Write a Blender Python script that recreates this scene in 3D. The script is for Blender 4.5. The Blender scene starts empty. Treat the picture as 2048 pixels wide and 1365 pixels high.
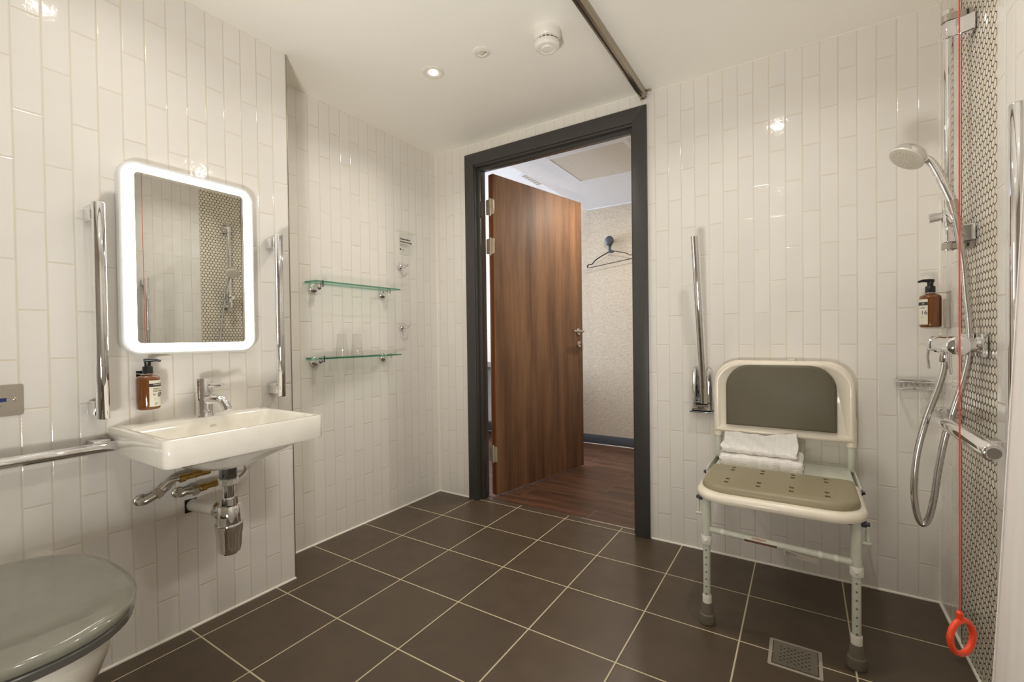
import bpy, math, random
from mathutils import Vector, Matrix
random.seed(4)
PI = math.pi
S = bpy.context.scene
COL = S.collection

# ------------------------------------------------------------------ camera
FPX, YAW, PITCH, ROLL = 911.578, -0.56705, -0.01264, -0.01312
EYE = 1.05
cp, sp, cy, sy = math.cos(PITCH), math.sin(PITCH), math.cos(YAW), math.sin(YAW)
fw = Vector((sy*cp, cy*cp, sp)); r_ = Vector((cy, -sy, 0)); u_ = r_.cross(fw)
cr, sr = math.cos(ROLL), math.sin(ROLL)
rv = cr*r_ + sr*u_; uv = -sr*r_ + cr*u_
cam = bpy.data.cameras.new('camera')
cam.sensor_width = 36; cam.sensor_fit = 'HORIZONTAL'
cam.lens = FPX/2048*36
cam.shift_x = -2.1585/2048; cam.shift_y = 3.004/2048
cam.clip_start = 0.02; cam.clip_end = 60
camo = bpy.data.objects.new('camera', cam); COL.objects.link(camo)
m = Matrix((rv, uv, -fw)).transposed().to_4x4(); m.translation = (0, 0, EYE)
camo.matrix_world = m
S.camera = camo

# ------------------------------------------------------------------ room constants
XF, XL, YJ, YB, XR, ZC = -1.8876, -2.1055, 1.1576, 2.3495, 0.4422, 2.2886
YFR = -0.80          # wall behind the camera
HY = 4.16            # hall back wall
# ------------------------------------------------------------------ world, exposure, large lights
S.view_settings.view_transform = 'Standard'
S.view_settings.look = 'None'
S.view_settings.gamma = 1
S.view_settings.use_curve_mapping = False
S.view_settings.exposure = -0.04
w = bpy.data.worlds.new('world'); S.world = w; w.use_nodes = True
w.node_tree.nodes['Background'].inputs[0].default_value = (0.75, 0.85, 1.0, 1)
w.node_tree.nodes['Background'].inputs[1].default_value = 0.5
S.cycles.max_bounces = 20; S.cycles.diffuse_bounces = 14; S.cycles.glossy_bounces = 6
S.cycles.transparent_max_bounces = 12; S.cycles.transmission_bounces = 8
S.cycles.caustics_reflective = False; S.cycles.caustics_refractive = False
S.cycles.sample_clamp_indirect = 4.0
S.cycles.use_denoising = True
WARM = (1.0, 0.95, 0.86)
P_UP = 15.5
P_DOWN = 4.2
P_RING = 13.0
P_WIN = 190.0
P_HALL = 13.0

def area(name, loc, size, power, color, direction, shape='DISK', sizey=None, spread=PI):
    l = bpy.data.lights.new(name, 'AREA'); l.shape = shape; l.size = size
    if sizey: l.size_y = sizey
    l.energy = power; l.color = color; l.spread = spread
    o = bpy.data.objects.new(name, l); COL.objects.link(o); o.location = loc
    o.rotation_euler = Vector(direction).to_track_quat('-Z', 'Y').to_euler()
    return o
DOWNS = [(-1.45, 1.615), (-0.12, 1.577), (-0.15, 0.235), (-1.42, 0.50)]
for (x, y), k in zip(DOWNS, (1.0, 1.0, 1.0, 0.4)):
    area('downlight_lamp', (x, y, ZC-0.012), 0.055, P_DOWN*k, WARM, (0, 0, -1), spread=math.radians(150))
area('ceiling_fill_lamp', (-0.30, -0.5, 0.45), 0.30, P_UP, (1.0, 0.96, 0.89), (-0.8, 2.0, 1.84), 'DISK', spread=math.radians(118))  # added fill lamp behind the camera, brightens the ceiling
area('bedroom_window_light', (-4.85, 3.3, 1.5), 1.5, P_WIN, (0.80, 0.88, 1.0), (1, 0, -0.05), 'RECTANGLE', 1.5)
area('hall_fill_lamp', (-1.05, 3.25, 2.262), 0.06, P_HALL, (1.0, 0.90, 0.76), (0, 0, -1))  # added lamp to brighten the hall, no fitting belongs to it

# ------------------------------------------------------------------ material helpers
MATS = {}
def lin(c):
    return tuple(((v/255)/12.92 if v/255 <= 0.04045 else ((v/255+0.055)/1.055)**2.4) for v in c)
def new_mat(name):
    mt = bpy.data.materials.new(name); mt.use_nodes = True
    nt = mt.node_tree; b = nt.nodes['Principled BSDF']
    return mt, nt, b
def pbr(name, col, rough=0.4, metal=0.0, spec=0.5, coat=0.0, emis=None, estr=0, noise=None, trans=0, bump=0, bscale=60, sheen=0):
    mt, nt, b = new_mat(name)
    b.inputs['Base Color'].default_value = (*col, 1)
    b.inputs['Roughness'].default_value = rough
    b.inputs['Metallic'].default_value = metal
    b.inputs['Specular IOR Level'].default_value = spec
    b.inputs['Coat Weight'].default_value = coat
    b.inputs['Coat Roughness'].default_value = 0.05
    b.inputs['Transmission Weight'].default_value = trans
    if sheen: b.inputs['Sheen Weight'].default_value = sheen
    if emis:
        b.inputs['Emission Color'].default_value = (*emis, 1); b.inputs['Emission Strength'].default_value = estr
    N = nt.nodes; L = nt.links
    tc = N.new('ShaderNodeTexCoord')
    nz = N.new('ShaderNodeTexNoise'); nz.inputs['Scale'].default_value = (noise[1] if noise else 25); nz.inputs['Detail'].default_value = 4
    L.new(tc.outputs['Object'], nz.inputs['Vector'])
    amt = noise[0] if noise else 0.03
    rp = N.new('ShaderNodeValToRGB')
    rp.color_ramp.elements[0].position = 0.3; rp.color_ramp.elements[1].position = 0.7
    rp.color_ramp.elements[0].color = (*[c*(1-amt) for c in col], 1)
    rp.color_ramp.elements[1].color = (*[min(1, c*(1+amt)) for c in col], 1)
    L.new(nz.outputs['Fac'], rp.inputs['Fac']); L.new(rp.outputs['Color'], b.inputs['Base Color'])
    if bump:
        n2 = N.new('ShaderNodeTexNoise'); n2.inputs['Scale'].default_value = bscale; n2.inputs['Detail'].default_value = 3
        L.new(tc.outputs['Object'], n2.inputs['Vector'])
        bp = N.new('ShaderNodeBump'); bp.inputs['Strength'].default_value = bump; bp.inputs['Distance'].default_value = 0.002
        L.new(n2.outputs['Fac'], bp.inputs['Height']); L.new(bp.outputs['Normal'], b.inputs['Normal'])
    MATS[name] = mt
    return mt

class NB:
    """small node-building helper"""
    def __init__(s, nt): s.nt = nt; s.N = nt.nodes; s.L = nt.links
    def put(s, sock, v):
        if isinstance(v, (int, float)): sock.default_value = v
        else: s.L.new(v, sock)
    def m(s, op, a, b=None, c=None, clamp=False):
        n = s.N.new('ShaderNodeMath'); n.operation = op; n.use_clamp = clamp
        s.put(n.inputs[0], a)
        if b is not None: s.put(n.inputs[1], b)
        if c is not None: s.put(n.inputs[2], c)
        return n.outputs[0]
    def step(s, v, lo, hi):
        n = s.N.new('ShaderNodeMapRange'); n.interpolation_type = 'SMOOTHSTEP'
        s.put(n.inputs['Value'], v); n.inputs['From Min'].default_value = lo; n.inputs['From Max'].default_value = hi
        return n.outputs['Result']
    def mix(s, f, a, b):
        n = s.N.new('ShaderNodeMix'); n.data_type = 'RGBA'
        s.put(n.inputs[0], f)
        for i, v in ((6, a), (7, b)):
            if isinstance(v, tuple): n.inputs[i].default_value = (*v[:3], 1)
            else: s.L.new(v, n.inputs[i])
        return n.outputs[2]
    def pos(s):
        g = s.N.new('ShaderNodeNewGeometry'); x = s.N.new('ShaderNodeSeparateXYZ'); s.L.new(g.outputs['Position'], x.inputs[0])
        s.P = g.outputs['Position']
        return x.outputs
    def noise(s, vec, scale, detail=3, rough=0.5):
        n = s.N.new('ShaderNodeTexNoise'); n.inputs['Scale'].default_value = scale; n.inputs['Detail'].default_value = detail
        n.inputs['Roughness'].default_value = rough
        if vec is not None: s.L.new(vec, n.inputs['Vector'])
        return n.outputs['Fac']
    def vec(s, x, y, z=0.0):
        n = s.N.new('ShaderNodeCombineXYZ')
        for i, v in enumerate((x, y, z)): s.put(n.inputs[i], v)
        return n.outputs[0]

def tile_mat(name, ax, u0, pu, v0, pv, stagger, gw, tcol, gcol, rough, bev, bumpd, wav, vary, axv=2, groughs=0.6, slate=False):
    mt, nt, b = new_mat(name); q = NB(nt); X = q.pos()
    u = q.m('DIVIDE', q.m('SUBTRACT', X[ax], u0), pu); col = q.m('FLOOR', u); fu = q.m('SUBTRACT', u, col)
    v = q.m('DIVIDE', q.m('SUBTRACT', X[axv], v0), pv)
    if stagger:
        odd = q.m('FLOORED_MODULO', col, 2.0); v = q.m('ADD', v, q.m('MULTIPLY', odd, 0.5))
    row = q.m('FLOOR', v); fv = q.m('SUBTRACT', v, row)
    du = q.m('MULTIPLY', q.m('MINIMUM', fu, q.m('SUBTRACT', 1.0, fu)), pu)
    dv = q.m('MULTIPLY', q.m('MINIMUM', fv, q.m('SUBTRACT', 1.0, fv)), pv)
    d = q.m('MINIMUM', du, dv)
    t = q.step(d, gw*0.35, gw*0.75)
    wn = nt.nodes.new('ShaderNodeTexWhiteNoise'); wn.noise_dimensions = '2D'; nt.links.new(q.vec(col, row), wn.inputs['Vector'])
    val = q.m('ADD', 1.0, q.m('MULTIPLY', q.m('SUBTRACT', wn.outputs['Value'], 0.5), vary))
    n1 = q.noise(q.P, 6.0 if not slate else 9.0, 5)
    k = q.m('MULTIPLY', val, q.m('ADD', 1-0.5*(0.05 if not slate else 0.5), q.m('MULTIPLY', n1, 0.05 if not slate else 0.5)))
    hs = nt.nodes.new('ShaderNodeHueSaturation'); hs.inputs['Color'].default_value = (*tcol, 1); q.put(hs.inputs['Value'], k)
    c = q.mix(t, gcol, hs.outputs[0])
    nt.links.new(c, b.inputs['Base Color'])
    rr = q.m('ADD', q.m('MULTIPLY', t, rough-groughs), groughs)
    if slate: rr = q.m('ADD', rr, q.m('MULTIPLY', q.m('SUBTRACT', q.noise(q.P, 14, 4), 0.5), 0.22))
    q.put(b.inputs['Roughness'], rr)
    hgt = q.step(d, gw*0.3, gw*0.3+bev)
    tilt = q.m('ADD', q.m('MULTIPLY', q.m('SUBTRACT', fu, 0.5), q.m('SUBTRACT', wn.outputs['Value'], 0.5)), 0.0)
    wav_n = q.m('ADD', q.m('MULTIPLY', q.noise(q.P, 22.0, 2, 0.4), wav), q.m('MULTIPLY', q.noise(q.P, 75.0, 2, 0.5), wav*0.32))
    h = q.m('ADD', q.m('ADD', hgt, wav_n), q.m('MULTIPLY', tilt, 0.10*wav))
    bp = nt.nodes.new('ShaderNodeBump'); bp.inputs['Strength'].default_value = 1.0; bp.inputs['Distance'].default_value = bumpd
    nt.links.new(h, bp.inputs['Height']); nt.links.new(bp.outputs['Normal'], b.inputs['Normal'])
    b.inputs['Specular IOR Level'].default_value = 0.5
    MATS[name] = mt
    return mt
TCOL = lin((236, 233, 228)); GCOL = lin((222, 214, 196))
TP, TH = 0.0630, 0.2868
kw = dict(pu=TP, pv=TH, stagger=True, gw=0.0026, tcol=TCOL, gcol=GCOL, rough=0.07, bev=0.0035, bumpd=0.0009, wav=0.75, vary=0.035)
tile_mat('tile_back', 0, u0=-0.6295, v0=1.8596, **kw)
tile_mat('tile_left', 1, u0=0.338-6*TP, v0=1.719, **kw)
tile_mat('tile_niche', 1, u0=1.403-22*TP, v0=1.568, **kw)
tile_mat('tile_right', 1, u0=1.618-26*TP, v0=1.285, **kw)
tile_mat('tile_front', 0, u0=-0.6295, v0=1.7, **kw)
tile_mat('floor_tile', 0, -2.1291+0.32327*0, 0.32327, 2.3514, 0.32005, False, 0.0042, lin((84, 71, 57)), lin((206, 194, 166)), 0.40, 0.004, 0.0006, 0.35, 0.10, axv=1, groughs=0.7, slate=True)

def mosaic():
    mt, nt, b = new_mat('mosaic'); q = NB(nt); X = q.pos(); p = 0.0258; h3 = math.sqrt(3)
    U = q.m('DIVIDE', q.m('SUBTRACT', X[1], 1.745), p); V = q.m('DIVIDE', X[2], p)
    best = None
    for off in (0.0, 1.0):
        a = q.m('SUBTRACT', q.m('FLOORED_MODULO', q.m('ADD', U, off*0.5), 1.0), 0.5)
        c = q.m('SUBTRACT', q.m('FLOORED_MODULO', q.m('ADD', V, off*h3/2), h3), h3/2)
        a = q.m('ABSOLUTE', a); c = q.m('ABSOLUTE', c)
        hx = q.m('MAXIMUM', a, q.m('ADD', q.m('MULTIPLY', a, 0.5), q.m('MULTIPLY', c, h3/2)))
        ln = q.m('SQRT', q.m('ADD', q.m('MULTIPLY', a, a), q.m('MULTIPLY', c, c)))
        dd = q.m('ADD', q.m('MULTIPLY', hx, 0.5), q.m('MULTIPLY', ln, 0.5))
        best = dd if best is None else q.m('MINIMUM', best, dd)
    t = q.step(best, 0.475, 0.445)
    t = q.m('SUBTRACT', 1.0, q.step(best, 0.425, 0.462))
    nt.links.new(q.mix(t, lin((66, 52, 36)), lin((236, 228, 212))), b.inputs['Base Color'])
    q.put(b.inputs['Roughness'], q.m('SUBTRACT', 0.6, q.m('MULTIPLY', t, 0.5)))
    hgt = q.m('SUBTRACT', 1.0, q.step(best, 0.34, 0.47))
    bp = nt.nodes.new('ShaderNodeBump'); bp.inputs['Distance'].default_value = 0.0008
    nt.links.new(hgt, bp.inputs['Height']); nt.links.new(bp.outputs['Normal'], b.inputs['Normal'])
    MATS['mosaic'] = mt
mosaic()

def wood(name, dark, light, su, sv, sz, rough, planks=None):
    mt, nt, b = new_mat(name); q = NB(nt); X = q.pos()
    if planks:
        pw, pl = planks
        u = q.m('DIVIDE', X[1], pw); r = q.m('FLOOR', u); fu = q.m('SUBTRACT', u, r)
        wn = nt.nodes.new('ShaderNodeTexWhiteNoise'); wn.noise_dimensions = '1D'; q.put(wn.inputs['W'], r)
        v = q.m('ADD', q.m('DIVIDE', X[0], pl), wn.outputs['Value']); c_ = q.m('FLOOR', v); fv = q.m('SUBTRACT', v, c_)
        du = q.m('MULTIPLY', q.m('MINIMUM', fu, q.m('SUBTRACT', 1.0, fu)), pw); dv = q.m('MULTIPLY', q.m('MINIMUM', fv, q.m('SUBTRACT', 1.0, fv)), pl)
        joint = q.step(dv, 0.0006, 0.0016); joint2 = q.step(du, 0.0003, 0.0012)
        wn2 = nt.nodes.new('ShaderNodeTexWhiteNoise'); wn2.noise_dimensions = '2D'; nt.links.new(q.vec(r, c_), wn2.inputs['Vector'])
        off = q.m('MULTIPLY', wn2.outputs['Value'], 7.0)
    else: off = 0.0
    vec = q.vec(q.m('MULTIPLY', X[0], su), q.m('MULTIPLY', X[1], sv), q.m('ADD', q.m('MULTIPLY', X[2], sz), off))
    n1 = q.noise(vec, 1.0, 6, 0.6)
    vec2 = q.vec(q.m('MULTIPLY', X[0], su*7), q.m('MULTIPLY', X[1], sv*7), q.m('ADD', q.m('MULTIPLY', X[2], sz*3), off))
    n2 = q.noise(vec2, 1.0, 4, 0.6)
    f = q.m('ADD', q.m('MULTIPLY', q.step(n1, 0.3, 0.7), 0.75), q.m('MULTIPLY', q.step(n2, 0.3, 0.7), 0.25))
    c = q.mix(f, dark, light)
    if planks:
        c = q.mix(joint, lin((150, 120, 95)), c); c = q.mix(joint2, tuple(x*0.6 for x in dark), c)
    nt.links.new(c, b.inputs['Base Color']); b.inputs['Roughness'].default_value = rough
    bp = nt.nodes.new('ShaderNodeBump'); bp.inputs['Distance'].default_value = 0.0004; bp.inputs['Strength'].default_value = 0.5
    nt.links.new(n2, bp.inputs['Height']); nt.links.new(bp.outputs['Normal'], b.inputs['Normal'])
    MATS[name] = mt
wood('door_wood', lin((84, 55, 37)), lin((150, 112, 82)), 16, 5.5, 0.7, 0.6)
wood('door_edge', lin((110, 62, 24)), lin((132, 78, 34)), 20, 20, 0.8, 0.4)
wood('hall_wood', lin((56, 36, 27)), lin((112, 78, 58)), 1.6, 22, 1, 0.42, planks=(0.16, 1.1))

def wallpaper():
    mt, nt, b = new_mat('wallpaper'); q = NB(nt); X = q.pos()
    a = q.noise(q.vec(q.m('MULTIPLY', X[0], 40), q.m('MULTIPLY', X[1], 40), q.m('MULTIPLY', X[2], 420)), 1.0, 2)
    c = q.noise(q.vec(q.m('MULTIPLY', X[0], 420), q.m('MULTIPLY', X[1], 420), q.m('MULTIPLY', X[2], 40)), 1.0, 2)
    f = q.m('MULTIPLY', q.m('ADD', a, c), 0.5)
    nt.links.new(q.mix(q.step(f, 0.35, 0.65), lin((172, 160, 142)), lin((205, 195, 178))), b.inputs['Base Color'])
    b.inputs['Roughness'].default_value = 0.85
    bp = nt.nodes.new('ShaderNodeBump'); bp.inputs['Distance'].default_value = 0.0008
    nt.links.new(f, bp.inputs['Height']); nt.links.new(bp.outputs['Normal'], b.inputs['Normal'])
    MATS['wallpaper'] = mt
wallpaper()

def thin_glass(name, tint, refl=0.04, rough=0.0):
    mt = bpy.data.materials.new(name); mt.use_nodes = True; nt = mt.node_tree
    nt.nodes.remove(nt.nodes['Principled BSDF']); out = nt.nodes['Material Output']
    tr = nt.nodes.new('ShaderNodeBsdfTransparent'); tr.inputs[0].default_value = (*tint, 1)
    gl = nt.nodes.new('ShaderNodeBsdfGlossy'); gl.inputs['Roughness'].default_value = rough
    q = NB(nt); ge = nt.nodes.new('ShaderNodeNewGeometry'); dt = nt.nodes.new('ShaderNodeVectorMath'); dt.operation = 'DOT_PRODUCT'
    nt.links.new(ge.outputs['Incoming'], dt.inputs[0]); nt.links.new(ge.outputs['Normal'], dt.inputs[1])
    fr = q.m('ADD', refl, q.m('MULTIPLY', 0.9, q.m('POWER', q.m('SUBTRACT', 1.0, q.m('ABSOLUTE', dt.outputs['Value'])), 5.0)))
    mx = nt.nodes.new('ShaderNodeMixShader')
    nt.links.new(fr, mx.inputs[0]); nt.links.new(tr.outputs[0], mx.inputs[1]); nt.links.new(gl.outputs[0], mx.inputs[2])
    nt.links.new(mx.outputs[0], out.inputs[0]); MATS[name] = mt
thin_glass('shelf_glass', (0.93, 0.985, 0.955)); thin_glass('shelf_edge', (0.30, 0.66, 0.52)); thin_glass('tumbler_glass', (0.975, 0.975, 0.97), refl=0.015)
thin_glass('film', (0.90, 0.92, 0.88), refl=0.01)
MATS['film'].node_tree.nodes['Transparent BSDF'].inputs[0].default_value = (0.988, 0.992, 0.985, 1)

pbr('ceiling_paint', lin((250, 248, 242)), 0.6, noise=(0.01, 3))
pbr('wall_dark', lin((170, 163, 153)), 0.5)
pbr('seal', lin((244, 241, 232)), 0.4)
pbr('frame_paint', lin((66, 64, 62)), 0.42, bump=0.15, bscale=120)
pbr('metal_trim', lin((170, 160, 145)), 0.25, 1.0)
pbr('chrome', (0.86, 0.86, 0.87), 0.04, 1.0)
pbr('satin', (0.62, 0.58, 0.52), 0.28, 1.0)
pbr('dark_chrome', (0.30, 0.31, 0.34), 0.15, 1.0)
pbr('steel', (0.60, 0.56, 0.50), 0.30, 1.0, bump=0.1, bscale=300)
pbr('brass_hinge', (0.86, 0.76, 0.58), 0.38, 0.85)
pbr('brass', (0.50, 0.33, 0.10), 0.30, 1.0)
pbr('mirror', (0.80, 0.81, 0.78), 0.0, 1.0)
pbr('ceramic', lin((240, 237, 228)), 0.07, coat=0.6)
pbr('white_plastic', lin((236, 233, 226)), 0.35)
pbr('mirror_case', lin((226, 228, 228)), 0.28, coat=0.2)
pbr('band', (1, 0.95, 0.86), 0.5, emis=(1.0, 0.955, 0.86), estr=P_RING)
pbr('lamp_glow', (1, 1, 1), 0.5, emis=(1.0, 0.90, 0.70), estr=6.0)
pbr('black_plastic', lin((26, 25, 25)), 0.25)
pbr('hole_shade', lin((22, 22, 22)), 0.6)  # near-black that paints the shade inside pad holes and drain
pbr('amber', (0.20, 0.062, 0.008), 0.10, coat=0.8, trans=0.25)
pbr('paper', lin((226, 222, 208)), 0.6)
pbr('ink', lin((50, 48, 44)), 0.6)
pbr('ink_soft', lin((120, 116, 106)), 0.6)
pbr('blue_window', lin((18, 44, 112)), 0.1, coat=1)
pbr('toilet_grey', lin((128, 127, 116)), 0.14, coat=0.7)
pbr('toilet_grey_dark', lin((88, 87, 82)), 0.25, coat=0.3)
pbr('chair_tube', lin((208, 211, 198)), 0.35, coat=0.2)
pbr('chair_plastic', lin((238, 230, 214)), 0.33, coat=0.15)
pbr('pad_grey', lin((98, 92, 74)), 0.5, noise=(0.05, 6))
pbr('pad_grey_lit', lin((150, 141, 114)), 0.42, noise=(0.05, 6))  # pad grey made paler to carry the sheen on the seat top
pbr('rubber_grey', lin((116, 110, 96)), 0.65)
pbr('bolt_dark', lin((70, 70, 72)), 0.4, 0.6)
pbr('towel', lin((243, 241, 238)), 0.95, bump=0.9, bscale=420, sheen=0.4)
pbr('nozzle', lin((196, 194, 176)), 0.5)
pbr('shower_face', lin((222, 216, 204)), 0.35)
pbr('mount_grey', lin((168, 160, 148)), 0.35)
pbr('red_cord', lin((228, 70, 52)), 0.5)
pbr('red_ring', (0.95, 0.07, 0.015), 0.35, coat=0.3)
pbr('warn_red', lin((206, 92, 66)), 0.5)
pbr('hook_grey', lin((62, 68, 74)), 0.5)
pbr('hanger_black', lin((34, 31, 28)), 0.35)
pbr('hall_ceiling', lin((222, 224, 228)), 0.7)
pbr('hatch', lin((206, 202, 192)), 0.6)
pbr('skirting', lin((74, 78, 86)), 0.4)
pbr('bed_wall', lin((200, 200, 204)), 0.8)
pbr('hose', (0.66, 0.65, 0.64), 0.16, 1.0)
pbr('drawer_white', lin((218, 218, 216)), 0.4)
pbr('desk_dark', lin((40, 38, 38)), 0.4)
# quilted grid woven into the towels
_mt = MATS['towel']; _q = NB(_mt.node_tree); _X = _q.pos()
def _g(v): f_ = _q.m('SUBTRACT', _q.m('FLOORED_MODULO', _q.m('DIVIDE', v, 0.020), 1.0), 0.5); return _q.m('SUBTRACT', 1.0, _q.step(_q.m('ABSOLUTE', f_), 0.36, 0.5))
_hh = _q.m('ADD', _q.m('MULTIPLY', _g(_X[0]), _g(_q.m('ADD', _X[1], _X[2]))), _q.m('MULTIPLY', _q.noise(_q.P, 500, 2), 0.35))
_bp = _mt.node_tree.nodes.new('ShaderNodeBump'); _bp.inputs['Distance'].default_value = 0.0022; _bp.inputs['Strength'].default_value = 0.5
_mt.node_tree.links.new(_hh, _bp.inputs['Height']); _mt.node_tree.links.new(_bp.outputs['Normal'], _mt.node_tree.nodes['Principled BSDF'].inputs['Normal'])
# curtain cloth lets light through
mt, nt, b = new_mat('curtain_cloth'); b.inputs['Base Color'].default_value = (*lin((251, 249, 248)), 1); b.inputs['Roughness'].default_value = 0.8
_o = nt.nodes['Material Output']; _t = nt.nodes.new('ShaderNodeBsdfTranslucent'); _t.inputs[0].default_value = (*lin((253, 251, 250)), 1)
_m = nt.nodes.new('ShaderNodeMixShader'); _m.inputs[0].default_value = 0.35
nt.links.new(b.outputs[0], _m.inputs[1]); nt.links.new(_t.outputs[0], _m.inputs[2]); nt.links.new(_m.outputs[0], _o.inputs[0])
MATS['curtain_cloth'] = mt

# ------------------------------------------------------------------ mesh helpers
class MB:
    def __init__(s): s.v = []; s.f = []; s.mi = []; s.cur = 0
    def add(s, vs, fs):
        o = len(s.v); s.v += [Vector(v) for v in vs]
        for f in fs: s.f.append([i+o for i in f]); s.mi.append(s.cur)
        return s
    def box(s, lo, hi):
        (a, b, c), (d, e, f) = lo, hi
        vs = [(a,b,c),(d,b,c),(d,e,c),(a,e,c),(a,b,f),(d,b,f),(d,e,f),(a,e,f)]
        return s.add(vs, [(0,3,2,1),(4,5,6,7),(0,1,5,4),(1,2,6,5),(2,3,7,6),(3,0,4,7)])
    def cbox(s, c, sz):
        return s.box([c[i]-sz[i]/2 for i in range(3)], [c[i]+sz[i]/2 for i in range(3)])
    def loft(s, rings, cap0=True, cap1=True, close=False):
        n = len(rings[0]); o = len(s.v)
        for r in rings: s.v += [Vector(p) for p in r]
        R = len(rings)
        for k in range(R-1 if not close else R):
            k2 = (k+1) % R
            for i in range(n):
                j = (i+1) % n
                s.f.append([o+k*n+i, o+k*n+j, o+k2*n+j, o+k2*n+i]); s.mi.append(s.cur)
        if cap0 and not close: s.f.append([o+i for i in range(n)][::-1]); s.mi.append(s.cur)
        if cap1 and not close: s.f.append([o+(R-1)*n+i for i in range(n)]); s.mi.append(s.cur)
        return s
    def circ(s, c, ax, r, seg=24, u=None, squash=1.0):
        ax = Vector(ax).normalized()
        if u is None:
            u = Vector((0, 0, 1)) if abs(ax.z) < 0.9 else Vector((1, 0, 0))
        u = (Vector(u) - ax*Vector(u).dot(ax)).normalized(); v = ax.cross(u)
        c = Vector(c)
        return [c + u*(r*math.cos(2*PI*i/seg)) + v*(r*squash*math.sin(2*PI*i/seg)) for i in range(seg)]
    def cyl(s, p0, p1, r0, r1=None, seg=24, cap=True):
        r1 = r0 if r1 is None else r1; d = Vector(p1)-Vector(p0)
        return s.loft([s.circ(p0, d, r0, seg), s.circ(p1, d, r1, seg)], cap, cap)
    def lathe(s, prof, base, ax=(0, 0, 1), seg=32, cap0=True, cap1=True):
        """prof = [(r, h)...] along ax from base"""
        ax = Vector(ax).normalized(); b = Vector(base)
        return s.loft([s.circ(b+ax*h, ax, max(r, 1e-4), seg) for r, h in prof], cap0, cap1)
    def tube(s, pts, r, seg=14, smooth=0, cap=True, close=False):
        pts = [Vector(p) for p in pts]
        if smooth: pts = catmull(pts, smooth, close)
        n = len(pts); rings = []; u = None
        for i, p in enumerate(pts):
            if close: t = pts[(i+1) % n]-pts[i-1]
            else: t = pts[min(i+1, n-1)]-pts[max(i-1, 0)]
            t.normalize()
            if u is None: u = Vector((0, 0, 1)) if abs(t.z) < 0.9 else Vector((1, 0, 0))
            u = (u - t*u.dot(t)).normalized(); v = t.cross(u)
            rr = r[i] if isinstance(r, (list, tuple)) and not smooth else (r if not isinstance(r, (list, tuple)) else lerp_list(r, i/(n-1)))
            rings.append([p+u*(rr*math.cos(2*PI*k/seg))+v*(rr*math.sin(2*PI*k/seg)) for k in range(seg)])
        return s.loft(rings, cap, cap, close)
    def sphere(s, c, r, seg=24, rg=14, sc=(1, 1, 1)):
        rings = []
        for i in range(rg+1):
            a = -PI/2+PI*i/rg; rr = max(math.cos(a), 0.003)
            rings.append([(c[0]+r*sc[0]*rr*math.cos(2*PI*k/seg), c[1]+r*sc[1]*rr*math.sin(2*PI*k/seg), c[2]+r*sc[2]*math.sin(a)) for k in range(seg)])
        return s.loft(rings)
    def prism(s, outline, axis, lo, hi):
        """outline = list of 2-D points; axis 0/1/2 is the extrusion axis"""
        def P(p, h):
            return {0: (h, p[0], p[1]), 1: (p[0], h, p[1]), 2: (p[0], p[1], h)}[axis]
        return s.loft([[P(p, lo) for p in outline], [P(p, hi) for p in outline]])
    def mat(s, i): s.cur = i; return s
def lerp_list(r, t):
    k = t*(len(r)-1); i = min(int(k), len(r)-2); return r[i]+(r[i+1]-r[i])*(k-i)
def catmull(p, n, close=False):
    out = []; N = len(p)
    rng = range(N) if close else range(N-1)
    for i in rng:
        if close: a, b, c, d = p[i-1], p[i], p[(i+1) % N], p[(i+2) % N]
        else: a, b, c, d = p[max(i-1, 0)], p[i], p[i+1], p[min(i+2, N-1)]
        for k in range(n):
            t = k/n
            out.append(0.5*((2*b)+(c-a)*t+(2*a-5*b+4*c-d)*t*t+(3*b-a-3*c+d)*t**3))
    if not close: out.append(p[-1])
    return out
def rrect(x0, x1, y0, y1, r, n=6):
    """rounded rectangle; r is one radius or four (x1y1, x0y1, x0y0, x1y0)"""
    if not isinstance(r, (list, tuple)): r = [r]*4
    out = []
    for (cx, cy_, a0), q in zip(((x1, y1, 0), (x0, y1, 90), (x0, y0, 180), (x1, y0, 270)), r):
        q = max(q, 1e-4)
        ccx = cx-q if cx == x1 else cx+q; ccy = cy_-q if cy_ == y1 else cy_+q
        for k in range(n+1):
            a = math.radians(a0+90*k/n); out.append((ccx+q*math.cos(a), ccy+q*math.sin(a)))
    return out
def link(name, me, mats, parent=None):
    o = bpy.data.objects.new(name, me); COL.objects.link(o)
    for mn in (mats if isinstance(mats, (list, tuple)) else [mats]): me.materials.append(MATS[mn])
    if parent: o.parent = parent
    return o
def obj(name, mb, mats, parent=None, smooth=35, bevel=0, seg=2, sub=0, origin=None):
    """one mesh object; vertices are given in world space and stored relative to the thing's base"""
    g = Vector((0, 0, 0)); pp = parent
    while pp: g += pp.location; pp = pp.parent
    o0 = Vector(origin)-g if origin is not None else Vector((0, 0, 0))
    me = bpy.data.meshes.new(name)
    me.from_pydata([tuple(v-g-o0) for v in mb.v], [], mb.f)
    me.polygons.foreach_set('material_index', mb.mi)
    bm_fix(me)
    if smooth:
        me.polygons.foreach_set('use_smooth', [True]*len(me.polygons)); me.set_sharp_from_angle(angle=math.radians(smooth))
    o = link(name, me, mats, parent); o.location = o0
    if bevel:
        md = o.modifiers.new('bevel', 'BEVEL'); md.width = bevel; md.segments = seg; md.limit_method = 'ANGLE'; md.angle_limit = math.radians(40)
        me.polygons.foreach_set('use_smooth', [True]*len(me.polygons)); md.harden_normals = False
    if sub:
        md = o.modifiers.new('sub', 'SUBSURF'); md.levels = sub; md.render_levels = sub
    return o
def bm_fix(me):
    import bmesh
    bm = bmesh.new(); bm.from_mesh(me); bmesh.ops.recalc_face_normals(bm, faces=bm.faces[:]); bm.to_mesh(me); bm.free(); me.update()
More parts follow.
